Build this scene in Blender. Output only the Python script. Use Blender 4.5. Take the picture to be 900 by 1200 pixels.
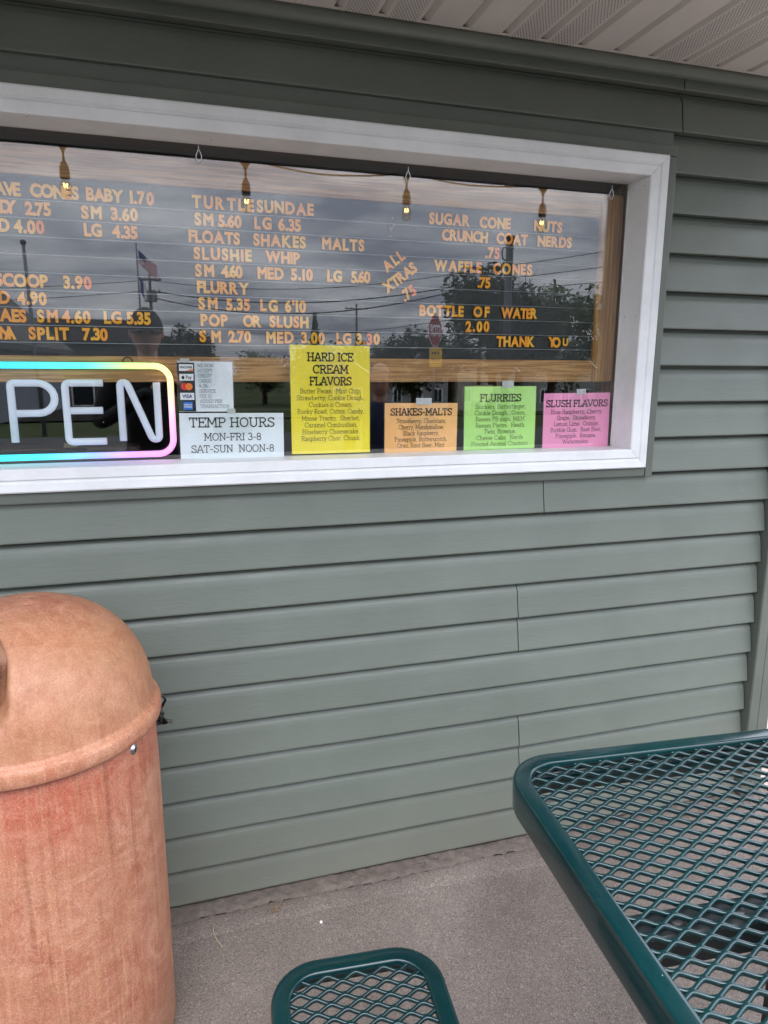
import bpy, bmesh, math, random
from mathutils import Vector, Matrix
random.seed(7)
R = math.radians
sc = bpy.context.scene
for o in list(bpy.data.objects): bpy.data.objects.remove(o)
COL = sc.collection

# ------------------------------------------------------------------ camera
yaw, pitch, roll = 0.294751, -0.199675, 0.0042
cam_d = bpy.data.cameras.new('camera'); cam = bpy.data.objects.new('camera', cam_d); COL.objects.link(cam)
fw = Vector((math.sin(yaw)*math.cos(pitch), math.cos(yaw)*math.cos(pitch), math.sin(pitch)))
rt0 = Vector((math.cos(yaw), -math.sin(yaw), 0)); up0 = rt0.cross(fw)
rt = rt0*math.cos(roll)+up0*math.sin(roll); up = up0*math.cos(roll)-rt0*math.sin(roll)
cam.matrix_world = Matrix(((rt.x, up.x, -fw.x, 0.0), (rt.y, up.y, -fw.y, -1.7078), (rt.z, up.z, -fw.z, 1.41735), (0, 0, 0, 1)))
cam_d.sensor_fit = 'HORIZONTAL'; cam_d.sensor_width = 36; cam_d.lens = 36*818.0/900
cam_d.clip_start = 0.02; cam_d.clip_end = 2000
sc.camera = cam

# ------------------------------------------------------------------ world: overcast sky
w = bpy.data.worlds.new('World'); sc.world = w; w.use_nodes = True
nt = w.node_tree; nt.nodes.clear(); N = nt.nodes.new; LK = nt.links.new
wo = N('ShaderNodeOutputWorld'); bg = N('ShaderNodeBackground'); bg.inputs['Strength'].default_value = 0.1
sky = N('ShaderNodeTexSky'); sky.sky_type = 'NISHITA'; sky.sun_disc = False
sky.sun_elevation = R(52); sky.sun_rotation = R(200)
tc = N('ShaderNodeTexCoord'); sep = N('ShaderNodeSeparateXYZ'); LK(tc.outputs['Generated'], sep.inputs[0])
def M_(op, a, b=None):
    n = N('ShaderNodeMath'); n.operation = op
    for i, v in enumerate((a, b)):
        if v is None: continue
        if isinstance(v, (int, float)): n.inputs[i].default_value = v
        else: LK(v, n.inputs[i])
    return n.outputs[0]
zc = M_('ADD', M_('MAXIMUM', sep.outputs['Z'], 0.0), 0.09)
cmb = N('ShaderNodeCombineXYZ'); LK(M_('DIVIDE', sep.outputs['X'], zc), cmb.inputs[0]); LK(M_('DIVIDE', sep.outputs['Y'], zc), cmb.inputs[1])
cn = N('ShaderNodeTexNoise'); cn.inputs['Scale'].default_value = 0.95; cn.inputs['Detail'].default_value = 7; cn.inputs['Roughness'].default_value = 0.58
cn.inputs['Distortion'].default_value = 0.35
LK(cmb.outputs[0], cn.inputs['Vector'])
cr = N('ShaderNodeValToRGB'); cr.color_ramp.elements[0].position = 0.38; cr.color_ramp.elements[1].position = 0.70
cr.color_ramp.elements[0].color = (0.40, 0.44, 0.56, 1); cr.color_ramp.elements[1].color = (1.30, 1.32, 1.40, 1)
LK(cn.outputs['Fac'], cr.inputs[0])
cs = N('ShaderNodeVectorMath'); cs.operation = 'SCALE'; cs.inputs['Scale'].default_value = 24.0; LK(cr.outputs[0], cs.inputs[0])
zg = M_('ADD', M_('MULTIPLY', M_('POWER', M_('MAXIMUM', sep.outputs['Z'], 0.0), 1.25), 2.4), 0.56)   # overcast: zenith about three times the horizon
cs2 = N('ShaderNodeVectorMath'); cs2.operation = 'SCALE'; LK(cs.outputs[0], cs2.inputs[0]); LK(zg, cs2.inputs['Scale']); cs = cs2
mx = N('ShaderNodeMix'); mx.data_type = 'RGBA'; mx.inputs[0].default_value = 0.92
LK(sky.outputs[0], mx.inputs[6]); LK(cs.outputs[0], mx.inputs[7]); LK(mx.outputs[2], bg.inputs[0]); LK(bg.outputs[0], wo.inputs[0])
# one soft sun behind the clouds
sd = bpy.data.lights.new('sun', 'SUN'); sd.energy = 0.8; sd.angle = R(40); sd.color = (1, 0.96, 0.9)
so = bpy.data.objects.new('sun', sd); COL.objects.link(so)
az, el = R(200), R(52)
sdir = Vector((math.sin(az)*math.cos(el), math.cos(az)*math.cos(el), math.sin(el)))
so.rotation_euler = sdir.to_track_quat('Z', 'Y').to_euler()
sc.view_settings.view_transform = 'Standard'; sc.view_settings.look = 'None'; sc.view_settings.exposure = 0.45; sc.view_settings.gamma = 1
sc.cycles.max_bounces = 10; sc.cycles.transparent_max_bounces = 16; sc.cycles.glossy_bounces = 5; sc.cycles.diffuse_bounces = 4

# ------------------------------------------------------------------ helpers
def lin(r, g, b):
    f = lambda c: (c/255/12.92) if c/255 <= 0.04045 else ((c/255+0.055)/1.055)**2.4
    return (f(r), f(g), f(b), 1)
def obj(name, me, mat=None, parent=None, loc=None, rz=0):
    if isinstance(me, bmesh.types.BMesh):
        m = bpy.data.meshes.new(name); me.to_mesh(m); me.free(); me = m
    if mat is not None and not me.materials: me.materials.append(mat)
    o = bpy.data.objects.new(name, me); COL.objects.link(o)
    if parent: o.parent = parent
    if loc: o.location = loc
    if rz: o.rotation_euler[2] = rz
    return o
def empty(name, loc=(0, 0, 0), rz=0, **kw):
    o = bpy.data.objects.new(name, None); COL.objects.link(o); o.location = loc; o.rotation_euler = (0, 0, rz); o.empty_display_size = .1
    for k, v in kw.items(): o[k] = v
    return o
def tag(o, **kw):
    for k, v in kw.items(): o[k] = v
    return o
def BM(): return bmesh.new()
def box(bm, x0, x1, y0, y1, z0, z1, bev=0.0, seg=1):
    vs = [bm.verts.new((x, y, z)) for x in (x0, x1) for y in (y0, y1) for z in (z0, z1)]
    fs = [bm.faces.new([vs[i] for i in q]) for q in ((0, 1, 3, 2), (4, 6, 7, 5), (0, 4, 5, 1), (2, 3, 7, 6), (0, 2, 6, 4), (1, 5, 7, 3))]
    if bev:
        es = list({e for f in fs for e in f.edges})
        bmesh.ops.bevel(bm, geom=es, offset=bev, segments=seg, affect='EDGES', profile=0.6)
    return bm
def quad(bm, a, b, c, d): return bm.faces.new([bm.verts.new(p) for p in (a, b, c, d)])
def tube(bm, pts, r, n=8, closed=False, cap=True):
    pts = [Vector(p) for p in pts]; rings = []; m = len(pts)
    rr = r if isinstance(r, (list, tuple)) else [r]*m
    prev = None
    for i, p in enumerate(pts):
        a = pts[(i-1) % m] if (closed or i > 0) else p; b = pts[(i+1) % m] if (closed or i < m-1) else p
        t = (b-a).normalized()
        if prev is None:
            u = t.orthogonal().normalized()
        else:
            u = (prev - t*prev.dot(t))
            u = u.normalized() if u.length > 1e-6 else t.orthogonal().normalized()
        prev = u; v = t.cross(u)
        rings.append([bm.verts.new(p+(u*math.cos(2*math.pi*k/n)+v*math.sin(2*math.pi*k/n))*rr[i]) for k in range(n)])
    L = m if closed else m-1
    for i in range(L):
        A, B = rings[i], rings[(i+1) % m]
        for k in range(n):
            f = bm.faces.new((A[k], A[(k+1) % n], B[(k+1) % n], B[k])); f.smooth = True
    if cap and not closed:
        bm.faces.new(rings[0][::-1]); bm.faces.new(rings[-1])
    return bm
def lathe(bm, prof, n=48, cx=0, cy=0, smooth=True):
    rings = [[bm.verts.new((cx+r*math.cos(2*math.pi*k/n), cy+r*math.sin(2*math.pi*k/n), z)) for k in range(n)] if r > 1e-6 else [bm.verts.new((cx, cy, z))] for r, z in prof]
    for A, B in zip(rings, rings[1:]):
        for k in range(n):
            a, b = A[k % len(A)], A[(k+1) % len(A)]; c, d = B[(k+1) % len(B)], B[k % len(B)]
            vs = []
            for v in (a, b, c, d):
                if v not in vs: vs.append(v)
            if len(vs) > 2:
                f = bm.faces.new(vs); f.smooth = smooth
    return bm
def sweep(bm, path, prof, closed=True, up=Vector((0, 0, 1))):
    """path: list of (pos, outward normal); prof: list of (out, height), closed ring"""
    rings = [[bm.verts.new(Vector(p)+Vector(n)*o+up*h) for o, h in prof] for p, n in path]
    m = len(rings); k = len(prof)
    for i in range(m if closed else m-1):
        A, B = rings[i], rings[(i+1) % m]
        for j in range(k):
            f = bm.faces.new((A[j], B[j], B[(j+1) % k], A[(j+1) % k])); f.smooth = True
    if not closed: bm.faces.new(rings[0]); bm.faces.new(rings[-1][::-1])
    return bm
def rrect(cx, cy, hw, hh, r, seg=8, z=0):
    out = []
    for sx, sy, a0 in ((1, 1, 0), (-1, 1, 90), (-1, -1, 180), (1, -1, 270)):
        for i in range(seg+1):
            a = R(a0+90*i/seg); n = Vector((math.cos(a), math.sin(a), 0))
            out.append((Vector((cx+sx*(hw-r), cy+sy*(hh-r), z))+n*r, n))
    return out

# ------------------------------------------------------------------ materials
MATS = {}
class Mat:
    def __init__(s, name, color=(.5, .5, .5, 1), rough=.5, metal=0, spec=.5, coat=0):
        m = bpy.data.materials.new(name); m.use_nodes = True; s.m = m; s.nt = m.node_tree
        s.b = s.nt.nodes['Principled BSDF']
        s.b.inputs['Base Color'].default_value = color if len(color) == 4 else (*color, 1)
        s.b.inputs['Roughness'].default_value = rough; s.b.inputs['Metallic'].default_value = metal
        s.b.inputs['Specular IOR Level'].default_value = spec; s.b.inputs['Coat Weight'].default_value = coat
        s._tc = None; s.bumpin = None
    def n(s, t): return s.nt.nodes.new(t)
    def l(s, a, b): s.nt.links.new(a, b)
    def co(s, scale=(1, 1, 1), rot=(0, 0, 0)):
        if s._tc is None: s._tc = s.n('ShaderNodeTexCoord')
        mp = s.n('ShaderNodeMapping'); mp.inputs['Scale'].default_value = scale; mp.inputs['Rotation'].default_value = rot
        s.l(s._tc.outputs['Object'], mp.inputs[0]); return mp.outputs[0]
    def noise(s, scale, detail=4, rough=.5, vec=None, dist=0, st=(1, 1, 1)):
        t = s.n('ShaderNodeTexNoise'); t.inputs['Scale'].default_value = scale; t.inputs['Detail'].default_value = detail
        t.inputs['Roughness'].default_value = rough; t.inputs['Distortion'].default_value = dist
        s.l(vec or s.co(st), t.inputs['Vector']); return t.outputs['Fac']
    def ramp(s, fac, stops):
        r = s.n('ShaderNodeValToRGB'); e = r.color_ramp.elements
        while len(e) < len(stops): e.new(.5)
        for el_, (p, c) in zip(e, stops): el_.position = p; el_.color = c if len(c) == 4 else (*c, 1)
        s.l(fac, r.inputs[0]); return r.outputs[0]
    def mix(s, fac, a, b, mode='MIX'):
        x = s.n('ShaderNodeMix'); x.data_type = 'RGBA'; x.blend_type = mode
        for i, v in ((0, fac), (6, a), (7, b)):
            if hasattr(v, 'links'): s.l(v, x.inputs[i])
            else: x.inputs[i].default_value = v
        return x.outputs[2]
    def math(s, op, a, b=0.0):
        x = s.n('ShaderNodeMath'); x.operation = op
        for i, v in ((0, a), (1, b)):
            if hasattr(v, 'links'): s.l(v, x.inputs[i])
            else: x.inputs[i].default_value = v
        return x.outputs[0]
    def color(s, c): s.l(c, s.b.inputs['Base Color'])
    def rough(s, c): s.l(c, s.b.inputs['Roughness'])
    def bump(s, h, strength=.3, dist=.002):
        b = s.n('ShaderNodeBump'); b.inputs['Strength'].default_value = strength; b.inputs['Distance'].default_value = dist
        s.l(h, b.inputs['Height'])
        if s.bumpin is not None: s.l(s.bumpin, b.inputs['Normal'])
        s.bumpin = b.outputs[0]; s.l(s.bumpin, s.b.inputs['Normal'])
def g3(v): return (v, v, v, 1)

SIDE = lin(102, 109, 100)
m = Mat('vinyl_siding', SIDE, .42, spec=.45)
c = m.ramp(m.noise(3, 5, .6), [(.3, tuple(x*.90 for x in SIDE[:3])), (.7, tuple(x*1.06 for x in SIDE[:3]))])
dust = m.ramp(m.noise(60, 3, .7, st=(.3, 1, 1)), [(.68, g3(0)), (.78, g3(.10))])
c = m.mix(dust, c, lin(170, 170, 160))
fade = m.ramp(m.noise(1.3, 4, .6, st=(.6, 1, 1.6)), [(.35, g3(.93)), (.65, g3(1.05))]); c = m.mix(1.0, c, fade, 'MULTIPLY')
gz = m.n('ShaderNodeSeparateXYZ'); m.l(m.co(), gz.inputs[0]); low = m.ramp(m.math('ADD', gz.outputs['Z'], m.math('MULTIPLY', m.noise(9, 6, .7), .35)), [(.20, g3(.45)), (.46, g3(0))])
c = m.mix(low, c, lin(112, 108, 96)); spl = m.ramp(m.noise(75, 4, .75), [(.64, g3(0)), (.72, g3(.30))]); spl = m.mix(1.0, spl, low, 'MULTIPLY'); c = m.mix(spl, c, lin(72, 64, 54)); m.color(c)
m.bump(m.noise(1.6, 3, .5, st=(1.2, 1, .25)), .35, .012)
m.bump(m.noise(22, 5, .6, st=(1.0, 1, 7), dist=.8), .35, .0016); m.bump(m.noise(90, 3, .5, st=(.5, 1, 5)), .25, .0008)
m.rough(m.ramp(m.noise(8, 3), [(.3, g3(.36)), (.7, g3(.52))])); SIDING = m.m
m = Mat('trim_green', lin(92, 98, 90), .45); m.color(m.ramp(m.noise(6, 4), [(.3, lin(87, 93, 85)), (.7, lin(97, 103, 94))])); m.bump(m.noise(30, 3, st=(.1, 1, 1)), .1, .001); TRIM = m.m
m = Mat('casing_white', lin(232, 234, 235), .38)
cc = m.ramp(m.noise(7, 6, .65), [(.25, lin(212, 214, 213)), (.6, lin(229, 231, 231))])
cc = m.mix(m.ramp(m.noise(160, 3, .6), [(.72, g3(0)), (.80, g3(.35))]), cc, lin(150, 145, 140)); m.color(cc)
m.bump(m.noise(5, 3, st=(.3, 1, 1)), .25, .003); m.bump(m.noise(120, 2), .08, .0006); CASE = m.m
m = Mat('soffit_vinyl', lin(196, 186, 178), .55)
# perforations: a dot grid in the vented strips is real punched holes; drawn here as dark points
m.bump(m.noise(60, 3, st=(1, .2, 1)), .15, .001); m.color(m.ramp(m.noise(5, 4), [(.3, lin(196, 190, 183)), (.7, lin(208, 202, 195))])); SOFF = m.m
SOFFV = Mat('soffit_hole', lin(28, 26, 25), .8).m
def wood(name, a, b, dk, axis, rough=.45):
    m = Mat(name, a, rough)
    st = {'x': (1.2, 18, 26), 'z': (26, 18, 1.2), 'y': (26, 1.2, 18)}[axis]
    st2 = {'x': (6, 150, 190), 'z': (190, 150, 6), 'y': (190, 6, 150)}[axis]
    n1 = m.noise(1.6, 5, .6, vec=m.co(st), dist=1.2); n2 = m.noise(1.0, 3, .6, vec=m.co(st2))
    c = m.ramp(n1, [(.3, b), (.7, a)]); c = m.mix(m.ramp(n2, [(.42, g3(.75)), (.58, g3(0))]), c, dk); m.color(c)
    m.bump(n2, .25, .0006); return m.m
OAKX = wood('oak_rail', lin(206, 160, 104), lin(182, 132, 76), lin(132, 88, 44), 'x')
OAKZ = wood('oak_stile', lin(206, 158, 98), lin(180, 128, 70), lin(132, 88, 44), 'z')
JAMBW = wood('brown_wood', lin(150, 104, 62), lin(124, 82, 46), lin(84, 54, 30), 'z')
JAMBX = wood('brown_wood_dark', lin(110, 78, 50), lin(90, 62, 40), lin(60, 40, 26), 'x')
m = Mat('letter_panel', lin(30, 31, 34), .5); m.bump(m.noise(120, 3), .1, .0006); PANEL = m.m
m = Mat('track_highlight', lin(150, 153, 160), .3); TRACK = m.m  # pale colour stands in for the highlight along each ledge
LET = [Mat('letter_orange_%s' % t, lin(*c), .4).m for t, c in (('a', (255, 172, 36)), ('b', (255, 160, 26)), ('c', (255, 186, 50)), ('d', (255, 128, 30)))]
# glass: thin pane, clear with Schlick reflection on both faces
def glassmat(name, tint=(.97, .985, .98, 1), f0=.055):
    m = bpy.data.materials.new(name); m.use_nodes = True; t = m.node_tree; t.nodes.clear()
    o = t.nodes.new('ShaderNodeOutputMaterial'); tr = t.nodes.new('ShaderNodeBsdfTransparent'); gl = t.nodes.new('ShaderNodeBsdfGlossy')
    tr.inputs[0].default_value = tint; gl.inputs['Roughness'].default_value = 0.0; gl.inputs['Color'].default_value = (1, 1, 1, 1)
    lw = t.nodes.new('ShaderNodeLayerWeight'); lw.inputs['Blend'].default_value = .5
    p = t.nodes.new('ShaderNodeMath'); p.operation = 'POWER'; t.links.new(lw.outputs['Facing'], p.inputs[0]); p.inputs[1].default_value = 5
    mr = t.nodes.new('ShaderNodeMapRange'); mr.inputs['To Min'].default_value = f0; mr.inputs['To Max'].default_value = 1.0; t.links.new(p.outputs[0], mr.inputs['Value'])
    mx = t.nodes.new('ShaderNodeMixShader'); t.links.new(mr.outputs[0], mx.inputs[0]); t.links.new(tr.outputs[0], mx.inputs[1]); t.links.new(gl.outputs[0], mx.inputs[2])
    t.links.new(mx.outputs[0], o.inputs[0])
    # faint waviness of float glass
    tcx = t.nodes.new('ShaderNodeTexCoord'); nn = t.nodes.new('ShaderNodeTexNoise'); nn.inputs['Scale'].default_value = 1.3; nn.inputs['Detail'].default_value = 1
    bb = t.nodes.new('ShaderNodeBump'); bb.inputs['Strength'].default_value = .06; bb.inputs['Distance'].default_value = .003
    t.links.new(tcx.outputs['Object'], nn.inputs[0]); t.links.new(nn.outputs['Fac'], bb.inputs['Height']); t.links.new(bb.outputs[0], gl.inputs['Normal'])
    return m
GLASS = glassmat('window_glass', f0=.057)
ACRYL = glassmat('clear_acrylic', (.80, .82, .84, 1), .02)
def simple(name, rgb, rough=.5, metal=0, nz=0, **k):
    m = Mat(name, lin(*rgb), rough, metal, **k)
    if nz:
        c = lin(*rgb); m.color(m.ramp(m.noise(nz, 4), [(.3, tuple(x*.82 for x in c[:3])), (.7, tuple(min(1, x*1.1) for x in c[:3]))]))
    return m.m
BLACK = simple('black_plastic', (22, 22, 24), .4)
INK = simple('printed_ink', (24, 22, 22), .7)
INK2 = simple('printed_ink_light', (52, 46, 40), .7)
def paper(name, rgb):
    m = Mat(name, lin(*rgb), .45); c = lin(*rgb)
    m.color(m.ramp(m.noise(9, 6, .6), [(.3, tuple(x*.90 for x in c[:3])), (.7, c[:3])])); m.bump(m.noise(11, 3, dist=1.0), .5, .006)
    m.b.inputs['Coat Weight'].default_value = .35; m.b.inputs['Coat Roughness'].default_value = .08; return m.m
PW = paper('paper_white', (238, 242, 246)); PY = paper('paper_yellow', (255, 232, 48)); PO = paper('paper_orange', (255, 192, 118)); PG = paper('paper_green', (186, 236, 128)); PP = paper('paper_pink', (255, 158, 200))
LAM = glassmat('laminate_film', (.96, .97, .97, 1), .045)
TAPE = simple('clear_tape', (190, 192, 190), .25)
CAULK = simple('caulk', (215, 212, 208), .6)
# concrete
m = Mat('concrete', lin(150, 140, 134), .85, spec=.25)
v = m.n('ShaderNodeTexVoronoi'); v.inputs['Scale'].default_value = 430; m.l(m.co(), v.inputs['Vector'])
sp = m.n('ShaderNodeSeparateColor'); m.l(v.outputs['Color'], sp.inputs[0])
big = m.ramp(m.noise(2.2, 7, .62), [(.3, lin(97, 88, 81)), (.5, lin(113, 103, 96)), (.72, lin(129, 119, 111))])
spk = m.ramp(sp.outputs[0], [(.0, g3(.45)), (.14, g3(.8)), (.5, g3(1.0)), (.85, g3(1.08)), (1.0, g3(1.75))])
c = m.mix(1.0, big, spk, 'MULTIPLY')
fine = m.ramp(m.noise(900, 2, .7), [(.3, g3(.72)), (.7, g3(1.22))]); c = m.mix(.8, c, fine, 'MULTIPLY')
stain = m.ramp(m.noise(1.1, 4, .6, dist=.6), [(.45, g3(0)), (.7, g3(.35))]); c = m.mix(stain, c, lin(88, 78, 71))
gum = m.ramp(m.noise(11, 3, .5), [(.74, g3(0)), (.78, g3(.2))]); c = m.mix(gum, c, lin(84, 76, 70))
hair = m.ramp(m.noise(1.15, 6, .55, dist=.5), [(.4975, g3(0)), (.5, g3(.22)), (.5025, g3(0))]); hm = m.ramp(m.noise(.8, 2), [(.45, g3(0)), (.6, g3(1))]); hair = m.mix(1.0, hair, hm, 'MULTIPLY'); c = m.mix(hair, c, lin(74, 66, 60)); m.color(c)
m.bump(m.noise(420, 3, .7), .7, .0016); m.bump(m.noise(120, 3, .6, st=(3.2, .12, 1)), .40, .0010); m.bump(m.noise(6, 4), .3, .006); CONC = m.m
m = Mat('trowelled_edge', lin(150, 141, 135), .8, spec=.25)
c = m.ramp(m.noise(26, 7, .7), [(.3, lin(122, 110, 102)), (.7, lin(156, 144, 134))]); c = m.mix(.6, c, m.ramp(m.noise(700, 2, .7), [(.3, g3(.75)), (.7, g3(1.2))]), 'MULTIPLY'); m.color(c)
m.bump(m.noise(70, 6, .7), .5, .003); EDGE = m.m
m = Mat('rough_footing', lin(138, 130, 122), .9, spec=.2)
c = m.ramp(m.noise(42, 8, .75, st=(.6, 1, 1)), [(.3, lin(84, 76, 70)), (.5, lin(104, 95, 88)), (.72, lin(122, 113, 105))]); m.color(c)
m.bump(m.noise(60, 7, .75), .7, .005); FOOT = m.m
# terracotta plastic of the bin: sun-bleached, scuffed
m = Mat('terracotta_plastic', lin(214, 150, 118), .46, spec=.45)
b0 = m.ramp(m.noise(6.5, 10, .76, dist=.7), [(.32, lin(146, 80, 66)), (.43, lin(170, 110, 88)), (.55, lin(180, 128, 104)), (.68, lin(152, 108, 80))])
pale = m.ramp(m.noise(7.5, 9, .74, dist=2.0, st=(1, 1, 1.3)), [(.47, g3(0)), (.62, g3(.75))]); b0 = m.mix(pale, b0, lin(202, 154, 132))
dirt = m.ramp(m.noise(5.5, 5, .6, dist=1.0), [(.58, g3(0)), (.75, g3(.45))]); b0 = m.mix(dirt, b0, lin(146, 108, 70))
tcn = m.n('ShaderNodeTexCoord'); sx = m.n('ShaderNodeSeparateXYZ'); m.l(tcn.outputs['Object'], sx.inputs[0])
zz = m.math('ADD', sx.outputs['Z'], m.math('MULTIPLY', m.math('SUBTRACT', m.noise(5, 6, .65), .5), .5))
zz = m.math('SUBTRACT', zz, m.math('MULTIPLY', m.math('MAXIMUM', m.math('SUBTRACT', sx.outputs['X'], .02), 0.0), .45))
redb = m.ramp(zz, [(.52, g3(0)), (.72, g3(.48)), (.80, g3(.60)), (.84, g3(0))])
lidmask = m.ramp(sx.outputs['Z'], [(.734, g3(1)), (.736, g3(0))]); redb = m.mix(1.0, redb, lidmask, 'MULTIPLY')
b0 = m.mix(redb, b0, lin(176, 66, 54))
redt = m.ramp(m.noise(9, 6, .7, dist=.6), [(.56, g3(0)), (.72, g3(.40))]); b0 = m.mix(redt, b0, lin(172, 82, 62))
stk = m.ramp(m.noise(30, 7, .75, st=(2.2, 2.2, .16), dist=.5), [(.48, g3(0)), (.66, g3(.60))]); b0 = m.mix(stk, b0, lin(204, 156, 126))
stk2 = m.ramp(m.noise(26, 4, .7, st=(2.6, 2.6, .08)), [(.55, g3(0)), (.70, g3(.55))]); b0 = m.mix(stk2, b0, lin(134, 84, 60))
scr = m.ramp(m.noise(22, 4, .6, dist=5.5), [(.486, g3(0)), (.5, g3(.65)), (.514, g3(0))]); b0 = m.mix(scr, b0, lin(224, 182, 154))
spk = m.ramp(m.noise(330, 4, .8), [(.32, g3(.62)), (.68, g3(1.22))]); b0 = m.mix(.85, b0, spk, 'MULTIPLY')
lidtone = m.ramp(sx.outputs['Z'], [(.735, g3(0)), (.78, g3(.25)), (.93, g3(.40)), (.99, g3(.1))]); b0 = m.mix(lidtone, b0, lin(166, 124, 84))
pit = m.ramp(m.noise(150, 5, .8), [(.66, g3(0)), (.74, g3(.55))]); b0 = m.mix(pit, b0, lin(96, 62, 44)); b0 = m.mix(1.0, b0, (.86, .79, .72, 1), 'MULTIPLY'); m.color(b0)
m.bump(m.noise(260, 4, .7), .5, .0012); m.bump(m.noise(14, 5, .6), .25, .003); TERRA = m.m
m = Mat('terracotta_recess', lin(150, 104, 70), .7); m.color(m.ramp(m.noise(25, 5, .6), [(.3, lin(110, 74, 46)), (.7, lin(148, 106, 74))])); RECESS = m.m
m = Mat('green_plastisol', lin(3, 46, 47), .22, spec=.5, coat=.12)
pc = m.ramp(m.noise(5, 5, .6), [(.3, lin(1, 32, 35)), (.7, lin(3, 43, 44))]); pc = m.mix(m.ramp(m.noise(38, 7, .75), [(.60, g3(0)), (.74, g3(.14))]), pc, lin(60, 92, 90))
pc = m.mix(m.ramp(m.noise(130, 3, .6), [(.735, g3(0)), (.75, g3(.8))]), pc, lin(120, 150, 146)); m.color(pc)
m.rough(m.ramp(m.noise(16, 6, .7), [(.35, g3(.13)), (.7, g3(.30))])); m.bump(m.noise(40, 3), .14, .0012); PLAST = m.m
DKMET = simple('dark_powder_coat', (20, 26, 27), .45)
STEEL = simple('zinc_steel', (190, 192, 198), .3, 1)

# ------------------------------------------------------------------ ground
def sheet(name, x0, x1, y0, y1, z, mat, nx=1, ny=1, zf=None):
    bm = BM(); g = [[bm.verts.new((x0+(x1-x0)*i/nx, y0+(y1-y0)*j/ny, z if zf is None else zf(x0+(x1-x0)*i/nx, y0+(y1-y0)*j/ny))) for j in range(ny+1)] for i in range(nx+1)]
    for i in range(nx):
        for j in range(ny): bm.faces.new((g[i][j], g[i+1][j], g[i+1][j+1], g[i][j+1]))
    return tag(obj(name, bm, mat), kind='structure')
def terr(x, y):
    if y > -15: return -0.03
    t = min(1, (-15-y)/45); return -0.03-3.0*(t*t*(3-2*t))
m = Mat('grass_ground', lin(70, 88, 46), .95, spec=.1); m.color(m.ramp(m.noise(3, 6, .7), [(.3, lin(40, 50, 28)), (.7, lin(66, 74, 44))])); m.bump(m.noise(30, 4), .8, .03); GRASS = m.m
m = Mat('asphalt', lin(64, 63, 62), .9, spec=.2); m.color(m.ramp(m.noise(140, 3, .7), [(.3, lin(50, 50, 50)), (.7, lin(84, 82, 80))])); m.bump(m.noise(200, 3), .4, .003); ASPH = m.m
m = Mat('sunlit_concrete', lin(196, 180, 168), .9, spec=.2); m.color(m.ramp(m.noise(160, 4, .7), [(.3, lin(140, 126, 116)), (.7, lin(190, 176, 166))])); m.bump(m.noise(120, 4), .6, .01); SUNCONC = m.m  # daylight beyond the eave put into a paler concrete colour
bm = BM()   # terrain with sloping land behind the camera
ys = [600, 60, 20, 6, -3, -9, -15]+[-15-45*i/14 for i in range(1, 15)]+[-90, -200, -700]; xs = [-700, -200, -60, -20, 0, 20, 60, 200, 700]
g = [[bm.verts.new((x, y, terr(x, y))) for y in ys] for x in xs]
for i in range(len(xs)-1):
    for j in range(len(ys)-1): bm.faces.new((g[i][j], g[i][j+1], g[i+1][j+1], g[i+1][j]))
tag(obj('ground', bm, GRASS), kind='structure')
sheet('parking_lot', -30, 30, -14.5, -2.6, -0.012, ASPH)
sheet('concrete_yard', 1.93, 14, -2.5, 12, -0.006, SUNCONC)
# road on the slope
bm = BM(); rows = [(-24-8*i/6) for i in range(7)]
g = [[bm.verts.new((x, y, terr(x, y)+.05)) for y in rows] for x in (-120, 120)]
for j in range(6): bm.faces.new((g[0][j], g[0][j+1], g[1][j+1], g[1][j]))
tag(obj('road', bm, ASPH), kind='structure')
# patio slab, with the troweled edge and the ragged crack along the footing
random.seed(3)
def jag(x, s=0):
    return (-.047+.0030*math.sin(x*9+s)+.0016*math.sin(x*31+1.3+s)+.0013*math.sin(x*77+s*2)+.0008*math.sin(x*160+2)+.0006*math.sin(x*371+s))
NX = 700; X0, X1 = -3.4, 1.9
def strip(name, fa, fb, fz, mat, ny=3, kind='structure'):
    bm = BM(); g = []
    for i in range(NX+1):
        x = X0+(X1-X0)*i/NX; g.append([bm.verts.new((x, fa(x)+(fb(x)-fa(x))*j/ny, fz(x, j/ny))) for j in range(ny+1)])
    for i in range(NX):
        for j in range(ny):
            f = bm.faces.new((g[i][j], g[i][j+1], g[i+1][j+1], g[i+1][j])); f.smooth = True
    bm.normal_update()
    for f in bm.faces:
        if f.normal.z < 0: f.normal_flip()
    return tag(obj(name, bm, mat), kind=kind)
hz = lambda x, t: .005+.0022*math.sin(x*23+t*5)*math.sin(x*7.1+2)+.0025*math.sin(x*140+t*9)+.0015*math.sin(x*310+t*3)
strip('footing_strip', lambda x: jag(x)+max(.0002, .0008+.0010*math.sin(x*37)+.0006*math.sin(x*210)), lambda x: .03, lambda x, t: hz(x, t)-(.007 if t == 0 else 0), FOOT, 8)
strip('slab_edge', lambda x: -.118+.006*math.sin(x*5)+.003*math.sin(x*43), lambda x: jag(x)-max(.0002, .0007+.0009*math.sin(x*29+2)+.0005*math.sin(x*170+1)), lambda x, t: .0045-(.0048 if t == 1 else 0)-(.004 if t == 0 else 0), CONC, 5)
sheet('crack_bed', X0, X1, -.075, .03, -.011, simple('crack_dirt', (44, 40, 36), .95))
sheet('patio', -4.2, 1.93, -2.6, -.052, 0.0, CONC)
sheet('patio_side', 1.94, 2.9, -2.6, -.0, -0.001, CONC)
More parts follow.
